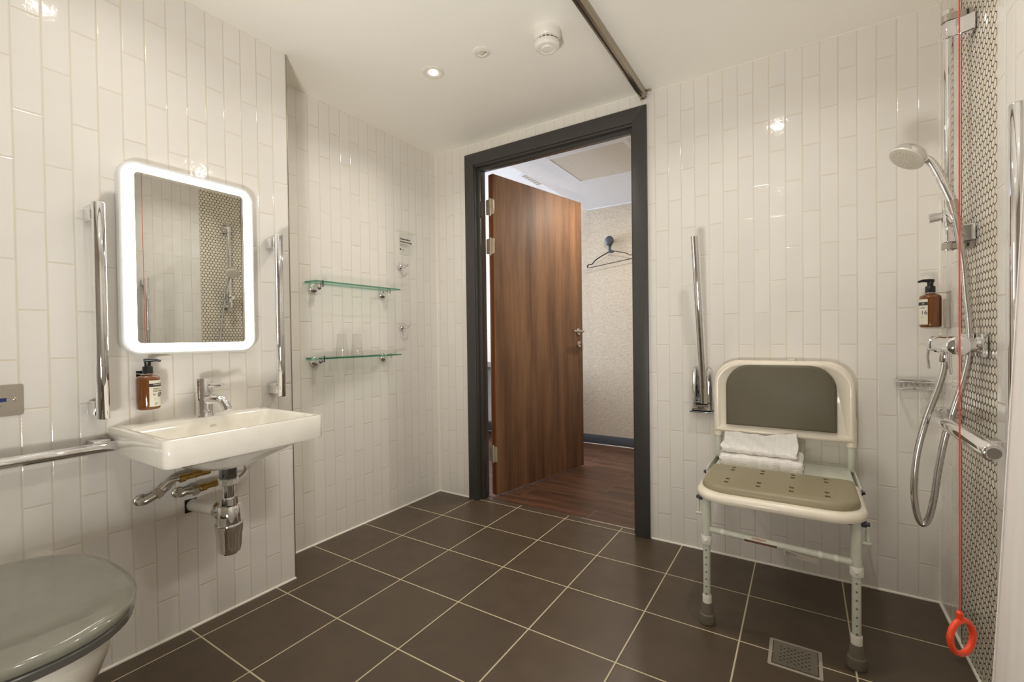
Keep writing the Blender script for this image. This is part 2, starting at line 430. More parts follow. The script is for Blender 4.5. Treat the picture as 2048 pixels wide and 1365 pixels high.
def thing(name, label, cat, loc, group=None):
    o = bpy.data.objects.new(name, None); COL.objects.link(o); o.location = loc; o.empty_display_size = 0.05
    o['label'] = label; o['category'] = cat
    if group: o['group'] = group
    return o
def tag(o, label, cat, group=None):
    o['label'] = label; o['category'] = cat
    if group: o['group'] = group
    return o
def struct(name, mb, mats, smooth=0, bevel=0, parent=None):
    o = obj(name, mb, mats, parent, smooth=smooth, bevel=bevel)
    if parent is None: o['kind'] = 'structure'
    return o
def copy_thing(root, loc, label, group=None):
    r = root.copy(); COL.objects.link(r); r.location = loc; r['label'] = label
    if group: r['group'] = group
    for ch in list(root.children):
        c = ch.copy(); COL.objects.link(c); c.parent = r
        for g in ch.children:
            d = g.copy(); COL.objects.link(d); d.parent = c
    return r
def cut(o, cutter_mb):
    cm = bpy.data.meshes.new('cutter'); cm.from_pydata([tuple(v) for v in cutter_mb.v], [], cutter_mb.f); bm_fix(cm)
    c = bpy.data.objects.new('cutter', cm); COL.objects.link(c)
    wm = Vector((0, 0, 0)); pp = o.parent
    while pp: wm += pp.location; pp = pp.parent
    c.location = wm
    md = o.modifiers.new('cut', 'BOOLEAN'); md.operation = 'DIFFERENCE'; md.object = c; md.solver = 'EXACT'
    bpy.context.view_layer.update()
    dg = bpy.context.evaluated_depsgraph_get()
    nm = bpy.data.meshes.new_from_object(o.evaluated_get(dg))
    o.modifiers.clear(); o.data = nm
    bpy.data.objects.remove(c)
def text_obj(name, s, size, origin, right, up, mat, parent=None, ext=0.0003, align='LEFT', spacing=1.0, bold=0):
    cu = bpy.data.curves.new('t', 'FONT'); cu.body = s; cu.size = size; cu.extrude = ext; cu.align_x = align; cu.offset = bold
    cu.space_character = spacing; cu.resolution_u = 3
    to = bpy.data.objects.new('t', cu); COL.objects.link(to)
    bpy.context.view_layer.update()
    dg = bpy.context.evaluated_depsgraph_get()
    me = bpy.data.meshes.new_from_object(to.evaluated_get(dg)); bpy.data.objects.remove(to)
    me.materials.clear()
    right = Vector(right).normalized(); up = Vector(up).normalized(); nrm = right.cross(up)
    M4 = Matrix((right, up, nrm)).transposed().to_4x4(); M4.translation = Vector(origin)
    g = Vector((0, 0, 0)); pp = parent
    while pp: g += pp.location; pp = pp.parent
    me.transform(Matrix.Translation(-g) @ M4)
    return link(name, me, mat, parent)

# ------------------------------------------------------------------ structure: bathroom shell
T = 0.10
DX0, DX1, DZ1 = -1.802, -0.722, 2.165      # hole in the back wall behind the door lining
struct('floor', MB().box((-2.4, YFR-0.1, -0.1), (XR+0.1, YB+0.06, 0)), 'floor_tile')
struct('ceiling', MB().box((-2.4, YFR-0.1, ZC), (XR+0.1, YB+0.1, ZC+0.1)), 'ceiling_paint')
wl = MB().box((XF-0.4, YFR, 0), (XF, YJ, ZC))
struct('wall_left', wl, 'tile_left')
struct('wall_left_recess', MB().box((XL-0.18, YJ, 0), (XL, YB, ZC)), 'tile_niche')
wb = MB()
wb.box((XL, YB, 0), (DX0, YB+T, ZC)); wb.box((DX1, YB, 0), (XR+0.1, YB+T, ZC)); wb.box((DX0, YB, DZ1), (DX1, YB+T, ZC))
struct('wall_back', wb, 'tile_back')
struct('wall_right', MB().box((XR, YFR, 0), (XR+0.1, YB, ZC)), 'tile_right')
struct('wall_front', MB().box((XF, YFR-0.1, 0), (XR, YFR, ZC)), 'wall_dark')
# white sealant lines along the joints, metal edge trim on the jog
def strip(p0, p1, r=0.005):
    return MB().cyl(p0, p1, r, seg=8)
trims = [((XF, YFR, 0.001), (XF, YJ+0.002, 0.001)), ((XL, YJ, 0.001), (XL, YB, 0.001)), ((XL, YB, 0.001), (-1.842, YB, 0.001)),
         ((-0.665, YB, 0.001), (XR, YB, 0.001)), ((XR, 0.0, 0.001), (XR, YB, 0.001)),
         ((XF, YFR, ZC), (XF, YJ+0.002, ZC)), ((XL, YJ, ZC), (XL, YB, ZC)), ((XL, YB, ZC), (XR, YB, ZC)), ((XR, 0, ZC), (XR, YB, ZC)),
         ((XL, YB, 0), (XL, YB, ZC)), ((XR, YB, 0), (XR, YB, ZC))]
for i, (a, b_) in enumerate(trims):
    struct('trim_%d' % (i+1), strip(a, b_, 0.0065 if a[2] < 0.1 and b_[2] < 0.1 else 0.004), 'seal', smooth=60)
struct('trim_12', MB().box((XF-0.008, YJ, 0), (XF+0.0015, YJ+0.003, ZC)), 'metal_trim')
mp = MB().box((XR-0.0006, 1.745, 0), (XR+0.001, 2.065, ZC))
struct('trim_13', mp, 'mosaic')
struct('trim_14', MB().box((XR-0.0015, 2.065, 0), (XR, 2.068, ZC)), 'desk_dark')

# ------------------------------------------------------------------ door set
door = bpy.data.objects.new('door_1', None); COL.objects.link(door); door.location = (-1.25, YB, 0); door['kind'] = 'structure'
AX0, AX1, AZ = -1.841, -0.668, 2.222
IX0, IX1, IZ = -1.770, -0.743, 2.147
f = MB()
def mitre(m_, x0, x1, z1, ix0, ix1, iz1, y0, y1):
    for poly in ([(x0, 0), (ix0, 0), (ix0, iz1), (x0, z1)], [(x1, 0), (x1, z1), (ix1, iz1), (ix1, 0)], [(x0, z1), (ix0, iz1), (ix1, iz1), (x1, z1)]):
        m_.prism(poly, 1, y0, y1)
mitre(f, AX0, AX1, AZ, IX0, IX1, IZ, YB-0.018, YB+0.001)
obj('architrave', f, 'frame_paint', door, smooth=0, bevel=0.003)
f = MB()
mitre(f, IX0-0.032, IX1+0.02, IZ+0.018, IX0+0.006, IX1-0.002, IZ-0.012, YB-0.008, YB+T+0.004)
obj('door_lining', f, 'frame_paint', door, smooth=0, bevel=0.002)
f = MB()
mitre(f, IX0, IX1+0.01, IZ-0.005, IX0+0.022, IX1-0.016, 2.118, YB+0.018, YB+0.050)
obj('door_stop', f, 'frame_paint', door, smooth=0, bevel=0.002)
# the leaf, swung out into the hall
L0 = Vector((-1.697, 2.444, 0)); L1 = Vector((-1.4915, 3.378, 0)); ld = (L1-L0).normalized(); ln = Vector((-ld.y, ld.x, 0)); LT = 0.044
def LP(u, n, z): p = L0+ld*u+ln*n; return Vector((p.x, p.y, z))
def lbox(m_, u0, u1, n0, n1, z0, z1):
    return m_.add([LP(u0,n0,z0),LP(u1,n0,z0),LP(u1,n1,z0),LP(u0,n1,z0),LP(u0,n0,z1),LP(u1,n0,z1),LP(u1,n1,z1),LP(u0,n1,z1)],
                  [(0,3,2,1),(4,5,6,7),(0,1,5,4),(1,2,6,5),(2,3,7,6),(3,0,4,7)])
W = 0.957
leaf = obj('door_leaf', lbox(MB(), 0, W, 0.0, LT, 0.012, 2.112), ['door_wood', 'door_edge'], door, smooth=0, bevel=0.0015)
for p in leaf.data.polygons:
    n = p.normal
    if abs(Vector((n.x, n.y, 0)).dot(ld)) > 0.7: p.material_index = 1
hn = MB()
hn.lathe([(0.026, 0), (0.026, 0.006), (0.024, 0.008)], LP(0.901, 0, 1.083), -ln)
hn.tube([LP(0.901, -0.005, 1.083), LP(0.901, -0.042, 1.083), LP(0.897, -0.052, 1.084), LP(0.885, -0.055, 1.085), LP(0.80, -0.052, 1.088), LP(0.775, -0.05, 1.089)], 0.0085, smooth=4)
obj('door_handle', hn, 'satin', leaf)
hn = MB()
hn.lathe([(0.026, 0), (0.026, 0.006), (0.024, 0.008)], LP(0.906, 0, 0.984), -ln)
hn.cyl(LP(0.906, -0.005, 0.984), LP(0.906, -0.03, 0.984), 0.006)
lbox(hn, 0.90, 0.912, -0.038, -0.026, 0.93, 0.992)
obj('thumb_turn', hn, 'satin', leaf)
hn = MB()
hn.lathe([(0.026, 0), (0.026, 0.008)], LP(0.901, LT, 1.083), ln)
hn.tube([LP(0.901, LT+0.005, 1.083), LP(0.901, LT+0.05, 1.083), LP(0.88, LT+0.055, 1.084), LP(0.78, LT+0.052, 1.087)], 0.0085, smooth=4)
obj('door_handle', hn, 'satin', leaf)
for zc in (1.898, 1.643, 0.281):
    h = MB()
    kx, ky = -1.7195, 2.446
    for i in range(5):
        h.cyl((kx, ky, zc-0.055+0.022*i+0.0008), (kx, ky, zc-0.055+0.022*(i+1)-0.0008), 0.0062, seg=14)
    h.cyl((kx, ky, zc-0.058), (kx, ky, zc+0.058), 0.004, seg=10)
    for sgn in (-1, 1):
        pts = rrect(0, 0.030, zc-0.05, zc+0.05, (0.01, 0.0005, 0.0005, 0.01), 4)
        x0_ = kx+sgn*0.004
        ring = [[(x0_+sgn*p[0]*0.92, ky-0.004-yy+sgn*p[0]*0.0, p[1]) for p in pts] for yy in (0, 0.0022)]
        h.loft(ring)
        for dz in (-0.035, 0, 0.035):
            h.lathe([(0.0035, 0), (0.0035, 0.0012)], (x0_+sgn*0.016, ky-0.0062, zc+dz), (0, -1, 0), seg=10)
    obj('hinge', h, 'brass_hinge', door)

# ------------------------------------------------------------------ hall beyond the door
struct('floor_hall', MB().box((-5.0, YB+0.06, -0.1), (-0.2, HY+0.1, -0.002)), 'hall_wood')
struct('trim_15', MB().box((DX0, YB+0.052, -0.01), (DX1, YB+0.062, 0.0015)), 'satin')
struct('wall_hall_back', MB().box((-5.0, HY, 0), (-0.2, HY+0.1, 2.5)), 'wallpaper')
struct('wall_hall_right', MB().box((-0.3, YB+T, 0), (-0.2, HY, 2.5)), 'wallpaper')
struct('wall_bedroom_front', MB().box((-5.0, YB-0.1, 0), (XL-0.18, YB+T, 2.5)), 'bed_wall')
wn_ = MB()
wn_.box((-5.0, YB+T, 0), (-4.9, HY, 0.7)); wn_.box((-5.0, YB+T, 2.3), (-4.9, HY, 2.5)); wn_.box((-5.0, YB+T, 0.7), (-4.9, 2.55, 2.3)); wn_.box((-5.0, 4.05, 0.7), (-4.9, HY, 2.3))
struct('wall_bedroom_left', wn_, 'bed_wall')
win = MB(); mitre_w = win
win.box((-4.98, 2.55, 0.7), (-4.93, 4.05, 0.75)); win.box((-4.98, 2.55, 2.25), (-4.93, 4.05, 2.3)); win.box((-4.98, 2.55, 0.75), (-4.93, 2.6, 2.25)); win.box((-4.98, 4.0, 0.75), (-4.93, 4.05, 2.25))
struct('window_1', win, 'drawer_white')
struct('ceiling_hall', MB().box((-1.775, YB+T, 2.28), (-0.2, HY, 2.5)), 'hall_ceiling')
struct('ceiling_bedroom', MB().box((-5.0, YB+T, 2.42), (-1.775, HY, 2.5)), 'hall_ceiling')
struct('baseboard_hall', MB().box((-5.0, HY-0.014, 0), (-0.3, HY, 0.088)), 'skirting', bevel=0.002)
struct('trim_16', strip((-5.0, HY-0.014, 0), (-0.3, HY-0.014, 0), 0.004), 'seal', smooth=60)
struct('trim_17', strip((-1.775, HY, 2.28), (-0.3, HY, 2.28), 0.008), 'hall_ceiling', smooth=60)
t = thing('access_hatch', 'pale square access hatch in the white hall ceiling beyond the door', 'hatch', (-1.2, 3.1, 2.28))
h = MB(); x0, x1, y0, y1 = -1.50, -0.93, 2.80, 3.38
for a, b_ in (((x0, y0), (x1, y0+0.022)), ((x0, y1-0.022), (x1, y1)), ((x0, y0+0.022), (x0+0.022, y1-0.022)), ((x1-0.022, y0+0.022), (x1, y1-0.022))):
    h.box((a[0], a[1], 2.274), (b_[0], b_[1], 2.281))
obj('hatch_frame', h, 'hall_ceiling', t, bevel=0.001)
obj('hatch_panel', MB().box((x0+0.024, y0+0.024, 2.276), (x1-0.024, y1-0.024, 2.2805)), 'hatch', t, smooth=0)
t = thing('ceiling_vent', 'white slatted vent in the raised ceiling seen over the door leaf', 'vent', (-1.9, 3.45, 2.42))
h = MB(); h.box((-2.02, 3.30, 2.41), (-1.80, 3.62, 2.421)); obj('vent_frame', h, 'hall_ceiling', t, smooth=0)
h = MB()
for i in range(6): h.box((-2.005, 3.32+i*0.048, 2.405), (-1.815, 3.345+i*0.048, 2.411))
obj('vent_slats', h, 'mount_grey', t, smooth=0)
# wall knob and hanger
t = thing('coat_hook', 'dark grey round wall knob holding a black hanger in the hall', 'hook', (-1.533, HY, 1.93))
h = MB(); h.lathe([(0.016, 0), (0.016, 0.035)], (-1.533, HY, 1.935), (0, -1, 0)); h.sphere((-1.533, HY-0.05, 1.938), 0.045, sc=(0.95, 0.55, 1.05))
obj('knob', h, 'hook_grey', t)
obj('hook_stem', MB().tube([(-1.533, HY-0.03, 1.91), (-1.535, HY-0.035, 1.87), (-1.533, HY-0.04, 1.845), (-1.515, HY-0.045, 1.832), (-1.49, HY-0.05, 1.835)], [0.014, 0.012, 0.010, 0.010, 0.008], smooth=5), 'hook_grey', t)
h = MB(); yh = HY-0.055
left = [(-1.53, yh, 1.835), (-1.66, yh, 1.775), (-1.70, yh-0.003, 1.735), (-1.735, yh-0.004, 1.732), (-1.752, yh, 1.715), (-1.74, yh, 1.702)]
for dy in (0, -0.012):
    h.tube([(p[0], p[1]+dy, p[2]) for p in left], 0.0035, seg=8, smooth=3)
right = [(-1.49, yh, 1.838), (-1.37, yh, 1.805), (-1.335, yh, 1.783), (-1.305, yh, 1.79), (-1.285, yh, 1.775), (-1.29, yh, 1.755)]
h.tube(right, 0.0035, seg=8, smooth=3)
h.tube([(-1.53, yh, 1.835), (-1.515, yh, 1.852), (-1.49, yh, 1.838)], 0.0035, seg=8, smooth=3)
h.tube([(-1.74, yh, 1.702), (-1.515, yh, 1.728), (-1.29, yh, 1.755)], 0.0035, seg=8, smooth=3)
tag(obj('coat_hanger', h, 'hanger_black'), 'black wire coat hanger hung from the round knob in the hall', 'hanger')
# white desk in the bedroom, glimpsed through the hinge gap
t = thing('writing_desk', 'white desk with dark top glimpsed through the gap by the hinges', 'desk', (-2.75, 3.85, 0))
obj('desk_top', MB().box((-3.3, 3.5, 0.74), (-2.35, HY-0.02, 0.77)), 'desk_dark', t, smooth=0)
obj('side_panel', MB().box((-2.40, 3.52, 0.0), (-2.37, HY-0.02, 0.74)), 'drawer_white', t, smooth=0)
obj('side_panel', MB().box((-3.28, 3.52, 0.0), (-3.25, HY-0.02, 0.74)), 'drawer_white', t, smooth=0)
obj('back_panel', MB().box((-3.25, HY-0.06, 0.12), (-2.40, HY-0.04, 0.74)), 'drawer_white', t, smooth=0)
obj('cable_knot', MB().tube([(-0.79, 2.62, 0.005), (-0.80, 2.64, 0.04), (-0.785, 2.65, 0.06), (-0.80, 2.67, 0.03), (-0.79, 2.69, 0.004)], 0.005, seg=8, smooth=4), 'black_plastic')
bpy.data.objects['cable_knot'].name = 'door_stop_loop'
tag(bpy.data.objects['door_stop_loop'], 'small black loop on the wooden hall floor behind right door jamb', 'door stop')

# ------------------------------------------------------------------ ceiling fittings
t = thing('downlight', 'lit round recessed ceiling downlight left of the white emergency light', 'downlight', (DOWNS[0][0], DOWNS[0][1], ZC))
def downlight(t, x, y):
    h = MB(); h.lathe([(0.018, 0.0), (0.020, 0.0015), (0.034, 0.003), (0.045, 0.006), (0.050, 0.003), (0.050, 0.0)], (x, y, ZC-0.0001), (0, 0, -1), cap0=False, cap1=False)
    obj('bezel', h, 'white_plastic', t, smooth=50)
    h = MB(); h.lathe([(0.021, 0), (0.019, 0.003), (0.008, 0.0045)], (x, y, ZC-0.001), (0, 0, -1))
    obj('lamp_lens', h, 'lamp_glow', t)
downlight(t, DOWNS[0][0], DOWNS[0][1])
for (x, y), lb in zip(DOWNS[1:], ('recessed ceiling downlight over the shower seat', 'recessed ceiling downlight nearest the shower curtain', 'recessed ceiling downlight above the toilet')):
    copy_thing(t, (x, y, ZC), lb)
x, y = -1.173, 1.617
t = thing('emergency_light', 'small round unlit emergency light between downlight and smoke detector', 'light', (x, y, ZC))
h = MB(); h.lathe([(0.038, 0), (0.038, 0.003), (0.034, 0.006), (0.022, 0.007), (0.018, 0.003)], (x, y, ZC), (0, 0, -1)); obj('bezel', h, 'white_plastic', t)
h = MB(); h.sphere((x+0.002, y, ZC-0.006), 0.011, sc=(1, 1, 0.8)); obj('lens', h, 'nozzle', t)
h = MB(); h.lathe([(0.0028, 0), (0.0028, 0.001)], (x+0.021, y+0.002, ZC-0.0065), (0, 0, -1), seg=12); obj('indicator', h, 'black_plastic', t)
x, y = -0.872, 1.655
t = thing('smoke_detector', 'white round smoke detector on the ceiling beside the metal rail', 'smoke detector', (x, y, ZC))
h = MB(); h.lathe([(0.056, 0), (0.056, 0.016), (0.054, 0.026), (0.046, 0.036), (0.036, 0.038)], (x, y, ZC), (0, 0, -1)); obj('base', h, 'white_plastic', t, smooth=30)
h = MB(); h.lathe([(0.038, 0.036), (0.038, 0.05)], (x, y, ZC), (0, 0, -1)); obj('chamber', h, 'ink_soft', t)
h = MB()
for k in range(16):
    a = 2*PI*k/16; c = (x+0.042*math.cos(a), y+0.042*math.sin(a)); h.cyl((c[0], c[1], ZC-0.036), (c[0], c[1], ZC-0.05), 0.0022, seg=6)
obj('vanes', h, 'white_plastic', t)
h = MB(); h.lathe([(0.046, 0.048), (0.051, 0.052), (0.051, 0.064), (0.044, 0.072), (0.032, 0.074), (0.029, 0.071), (0.026, 0.071), (0.022, 0.076), (0.004, 0.078)], (x, y, ZC), (0, 0, -1)); obj('cap', h, 'white_plastic', t, smooth=30)
t = thing('curtain_track', 'metal curtain track across the ceiling to the door frame', 'curtain rail', (-0.68, 1.2, ZC))
h = MB()
prof = [(-0.697, ZC), (-0.697, ZC-0.030), (-0.690, ZC-0.030), (-0.690, ZC-0.024), (-0.682, ZC-0.024), (-0.682, ZC-0.030), (-0.672, ZC-0.030), (-0.672, ZC-0.026), (-0.664, ZC-0.012), (-0.664, ZC)]
h.prism(prof, 1, YFR+0.01, YB-0.005); obj('rail', h, 'metal_trim', t, smooth=0)
obj('groove', MB().box((-0.6905, YFR+0.02, ZC-0.0285), (-0.6815, YB-0.03, ZC-0.024)), 'ink', t, smooth=0)
obj('end_bracket', MB().box((-0.700, YB-0.008, ZC-0.034), (-0.668, YB-0.001, ZC)).box((-0.668, YB-0.03, ZC-0.006), (-0.640, YB-0.012, ZC)), 'metal_trim', t, smooth=0, bevel=0.001)

# made-up stand and shade around the added ceiling fill lamp
t = thing('added_uplighter', 'added white uplighter behind the camera, made up to brighten the ceiling', 'fill lamp', (-0.30, -0.5, 0))
un = Vector((-0.8, 2.0, 1.84)).normalized(); uc = Vector((-0.30, -0.5, 0.45))
h = MB(); h.lathe([(0.12, 0), (0.12, 0.012), (0.012, 0.02), (0.012, 0.30)], (-0.28, -0.58, 0)); obj('stand', h, 'white_plastic', t)
h = MB(); h.lathe([(0.02, -0.16), (0.10, -0.13), (0.158, -0.03), (0.168, 0.03), (0.160, 0.03), (0.150, -0.02), (0.090, -0.10)], uc, un); obj('shade', h, 'white_plastic', t)
# ------------------------------------------------------------------ illuminated mirror
MY0, MY1, MZ0, MZ1 = 0.562, 0.989, 1.007, 1.647
GY0, GY1, GZ0, GZ1 = 0.603, 0.947, 1.044, 1.612
t = thing('illuminated_mirror', 'rounded wall mirror with glowing frosted border above the basin', 'mirror', (XF, 0.775, MZ0))
h = MB(); h.prism(rrect(MY0, MY1, MZ0, MZ1, 0.052, 10), 0, XF+0.002, -1.8525); obj('case', h, 'mirror_case', t, bevel=0.004, seg=3)
o_ = rrect(MY0+0.009, MY1-0.009, MZ0+0.009, MZ1-0.010, 0.044, 10); i_ = rrect(GY0, GY1, GZ0, GZ1, 0.014, 10)
h = MB(); h.loft([[(-1.8530, *p) for p in o_], [(-1.8515, *p) for p in o_], [(-1.8515, *p) for p in i_], [(-1.8530, *p) for p in i_]], close=True)
obj('light_band', h, 'band', t, smooth=0)
h = MB(); h.prism(i_, 0, -1.8530, -1.8500)
for v in h.v:
    if v.x > -1.852: v.x += 0.0058*(v.y-0.775)
obj('mirror_glass', h, 'mirror', t, smooth=0)

# ------------------------------------------------------------------ grab rails
def rail(t, p0, p1, r, mounts, wall_dir, mat='chrome', sz=0.042):
    p0, p1 = Vector(p0), Vector(p1); d = (p1-p0).normalized()
    h = MB(); e = 0.004
    h.loft([h.circ(p0, d, r-e, 28), h.circ(p0+d*e*0.4, d, r-e*0.3, 28), h.circ(p0+d*e, d, r, 28), h.circ(p1-d*e, d, r, 28), h.circ(p1-d*e*0.4, d, r-e*0.3, 28), h.circ(p1, d, r-e, 28)])
    obj('bar', h, mat, t, smooth=40)
    wd = Vector(wall_dir)
    for c, wall in mounts:
        c = Vector(c); h = MB(); side = wd.cross(d)
        a = c; b_ = Vector(wall)
        def P(o, s1, s2): return o+d*(s1*sz/2)+side*(s2*sz*0.42)
        vs = [P(a, i, j) for i, j in ((-1,-1),(1,-1),(1,1),(-1,1))]+[P(b_, i, j) for i, j in ((-1,-1),(1,-1),(1,1),(-1,1))]
        h.add(vs, [(0,1,2,3),(7,6,5,4),(0,4,5,1),(1,5,6,2),(2,6,7,3),(3,7,4,0)])
        obj('mount', h, mat, t, smooth=0, bevel=0.0015)
G = 'chrome grab rails on the tiled walls'
def vrail(x, y, z0, z1, wx, label, r=0.0165):
    t = thing('grab_rail', label, 'grab rail', (wx, y, z0), G)
    s = 1 if x > wx else -1
    rail(t, (x, y, z0), (x, y, z1), r, [((x-s*0.008, y, z), (wx, y, z)) for z in (z0+0.034, z1-0.034)], (-s, 0, 0))
    return t
vrail(-1.818, 0.502, 0.812, 1.480, XF, 'vertical chrome grab rail left of the illuminated mirror')
vrail(-1.818, 1.071, 0.815, 1.484, XF, 'vertical chrome grab rail right of the illuminated mirror')
vrail(0.379, 1.363, 0.86, 1.52, XR, 'vertical chrome grab rail on right wall behind the shower curtain')
t = thing('grab_rail', 'horizontal chrome grab rail between the toilet and the basin', 'grab rail', (XF, 0.2, 0.725), G)
rail(t, (-1.818, -0.12, 0.725), (-1.818, 0.540, 0.725), 0.0165, [((-1.826, y, 0.728), (XF, y, 0.728)) for y in (-0.085, 0.500)], (-1, 0, 0))
t = thing('grab_rail', 'horizontal chrome grab rail on the mosaic wall below the shower mixer', 'grab rail', (XR, 1.75, 0.772), G)
rail(t, (0.362, 1.445, 0.772), (0.362, 2.10, 0.772), 0.0205, [((0.368, y, 0.774), (XR, y, 0.774)) for y in (1.52, 2.065)], (1, 0, 0))
h = MB(); h.lathe([(0.0125, 0), (0.0125, 0.0012), (0.011, 0.0012)], (0.362, 1.4452, 0.772), (0, -1, 0)); obj('end_cap', h, 'ink_soft', t)
# hinged support rail, folded up
t = thing('folding_support_rail', 'chrome drop-down support rail folded up beside the shower seat', 'grab rail', (-0.405, YB, 0.68), G)
px0, px1, pz0, pz1 = -0.463, -0.362, 0.683, 0.893
outl = rrect(px0+0.004, px1-0.004, pz0, pz1, (0.030, 0.030, 0.006, 0.006), 6)
h = MB()
ci = (sum(p[0] for p in outl)/len(outl), sum(p[1] for p in outl)/len(outl))
def inset(o, k, kz=None): return [(ci[0]+(p[0]-ci[0])*k, ci[1]+(p[1]-ci[1])*(kz or k)) for p in o]
h.loft([[(p[0], YB-0.0005, p[1]) for p in outl], [(p[0], YB-0.030, p[1]) for p in outl], [(p[0], YB-0.044, p[1]) for p in inset(outl, 0.93, 0.97)], [(p[0], YB-0.052, p[1]) for p in inset(outl, 0.80, 0.90)]])
obj('wall_plate', h, 'chrome', t, smooth=50)
cut(t.children[0], MB().tube([(-0.408-t.location.x, -0.045, 0.715-0.68), (-0.408-t.location.x, -0.045, 0.95-0.68)], 0.027, seg=20))
h = MB()
h.cyl((-0.397, 2.306, 0.725), (-0.408, 2.165, 1.490), 0.0175, seg=26)
obj('bar', h, 'chrome', t)
h = MB()
for dx in (-0.030, -0.012, 0.008, 0.026): h.box((-0.414+dx-0.005, YB-0.049, 0.688), (-0.414+dx+0.005, YB-0.036, 0.700+0.004*(dx > 0)))
h.cyl((-0.435, 2.304, 0.725), (-0.372, 2.304, 0.725), 0.007)
obj('pivot', h, 'dark_chrome', t)
obj('base_lip', MB().box((px0, YB-0.052, pz0-0.006), (px1, YB-0.001, pz0)), 'dark_chrome', t, smooth=0, bevel=0.002)

# ------------------------------------------------------------------ basin, tap and waste
BY0, BY1, BX1, BZ = 0.530, 1.018, -1.462, 0.777
t = thing('wash_basin', 'white ceramic wall-hung wash basin under the illuminated mirror', 'basin', (XF, 0.774, 0.63))
h = MB(); N_ = 8
def ring(x0, x1, y0, y1, r, z): return [(p[0], p[1], z) for p in rrect(x0, x1, y0, y1, r, N_)]
rb = (0.022, 0.006, 0.006, 0.022)
def rr4(k): return tuple(max(0.002, v+k) for v in rb)
B0 = XF+0.001
rings = [ring(B0, BX1-0.004, BY0+0.004, BY1-0.004, rb, 0.697),
         ring(B0, BX1, BY0, BY1, rb, 0.705), ring(B0, BX1, BY0, BY1, rb, BZ-0.006),
         ring(B0, BX1-0.002, BY0+0.002, BY1-0.002, rb, BZ-0.001), ring(B0, BX1-0.006, BY0+0.006, BY1-0.006, rb, BZ),
         ring(-1.796, BX1-0.020, BY0+0.020, BY1-0.020, 0.020, BZ), ring(-1.792, BX1-0.024, BY0+0.024, BY1-0.024, 0.022, BZ-0.003),
         ring(-1.786, BX1-0.034, BY0+0.034, BY1-0.034, 0.030, BZ-0.040), ring(-1.776, BX1-0.052, BY0+0.056, BY1-0.056, 0.04, BZ-0.080),
         ring(-1.745, BX1-0.085, BY0+0.11, BY1-0.11, 0.05, BZ-0.098), ring(-1.70, -1.59, 0.72, 0.83, 0.04, BZ-0.104)]
h.loft(rings, cap0=False)
und = [ring(B0, BX1-0.004, BY0+0.004, BY1-0.004, rb, 0.697), ring(B0+0.002, BX1-0.022, BY0+0.030, BY1-0.030, 0.04, 0.694), ring(-1.85, BX1-0.045, BY0+0.06, BY1-0.06, 0.06, 0.680),
       ring(-1.82, BX1-0.085, BY0+0.12, BY1-0.12, 0.06, 0.652), ring(-1.76, -1.56, 0.69, 0.86, 0.06, 0.636)]
h.loft(und, cap0=False)
obj('bowl', h, 'ceramic', t, smooth=45)
h = MB(); h.lathe([(0.0125, 0), (0.0125, 0.003), (0.010, 0.0035)], (-1.7905, 0.797, 0.738), (1, 0, -0.1)); obj('overflow_cover', h, 'satin', t)
h = MB(); h.lathe([(0.026, 0), (0.026, 0.004), (0.016, 0.003)], (-1.645, 0.776, BZ-0.104)); obj('waste_plug', h, 'chrome', t)

t = thing('basin_tap', 'chrome single lever mixer tap at the back of the basin', 'tap', (-1.835, 0.791, BZ))
tx, ty = -1.835, 0.791
h = MB(); h.lathe([(0.030, 0), (0.0280, 0.006), (0.0270, 0.02), (0.0270, 0.083)], (tx, ty, BZ)); obj('body', h, 'chrome', t)
h = MB(); h.lathe([(0.0275, 0.0845), (0.0275, 0.136), (0.0268, 0.1375), (0.008, 0.138)], (tx, ty, BZ)); obj('handle_cap', h, 'chrome', t)
h = MB(); h.tube([(tx+0.015, ty+0.003, BZ+0.062), (tx+0.055, ty+0.01, BZ+0.064), (tx+0.09, ty+0.017, BZ+0.060), (tx+0.108, ty+0.021, BZ+0.045), (tx+0.118, ty+0.023, BZ+0.026)], [0.0185, 0.0165, 0.0150, 0.0150, 0.0138], seg=20, smooth=5); obj('spout', h, 'chrome', t)
h = MB(); h.cyl((tx+0.015, ty+0.005, BZ+0.112), (tx+0.085, ty+0.022, BZ+0.113), 0.0080); obj('lever', h, 'chrome', t)

t = thing('bottle_trap', 'chrome bottle trap with white wall pipe under the basin', 'trap', (-1.645, 0.776, 0.33))
bx, by = -1.645, 0.776
h = MB(); h.lathe([(0.044, 0.636), (0.040, 0.630), (0.026, 0.624), (0.026, 0.618)], (bx, by, 0)); obj('seal_ring', h, 'black_plastic', t)
h = MB(); h.lathe([(0.027, 0.630), (0.027, 0.590), (0.024, 0.582)], (bx, by, 0)); obj('waste_nut', h, 'dark_chrome', t)
h = MB(); h.lathe([(0.028, 0.586), (0.031, 0.583), (0.031, 0.566), (0.028, 0.563)], (bx, by, 0), seg=12); obj('upper_nut', h, 'chrome', t, smooth=20)
h = MB(); h.lathe([(0.0185, 0.57), (0.0185, 0.49)], (bx, by, 0)); obj('dip_tube', h, 'chrome', t)
h = MB(); h.lathe([(0.022, 0.520), (0.029, 0.518), (0.030, 0.497), (0.034, 0.494)], (bx, by, 0)); obj('lower_nut', h, 'chrome', t, smooth=25)
h = MB(); h.lathe([(0.030, 0.496), (0.033, 0.492), (0.036, 0.455), (0.0375, 0.425)], (bx, by, 0)); obj('body', h, 'chrome', t)
h = MB(); h.lathe([(0.0425, 0.432), (0.0435, 0.428), (0.041, 0.405), (0.0385, 0.395), (0.037, 0.360), (0.033, 0.338), (0.026, 0.330), (0.006, 0.328)], (bx, by, 0)); obj('cup', h, 'chrome', t, smooth=30)
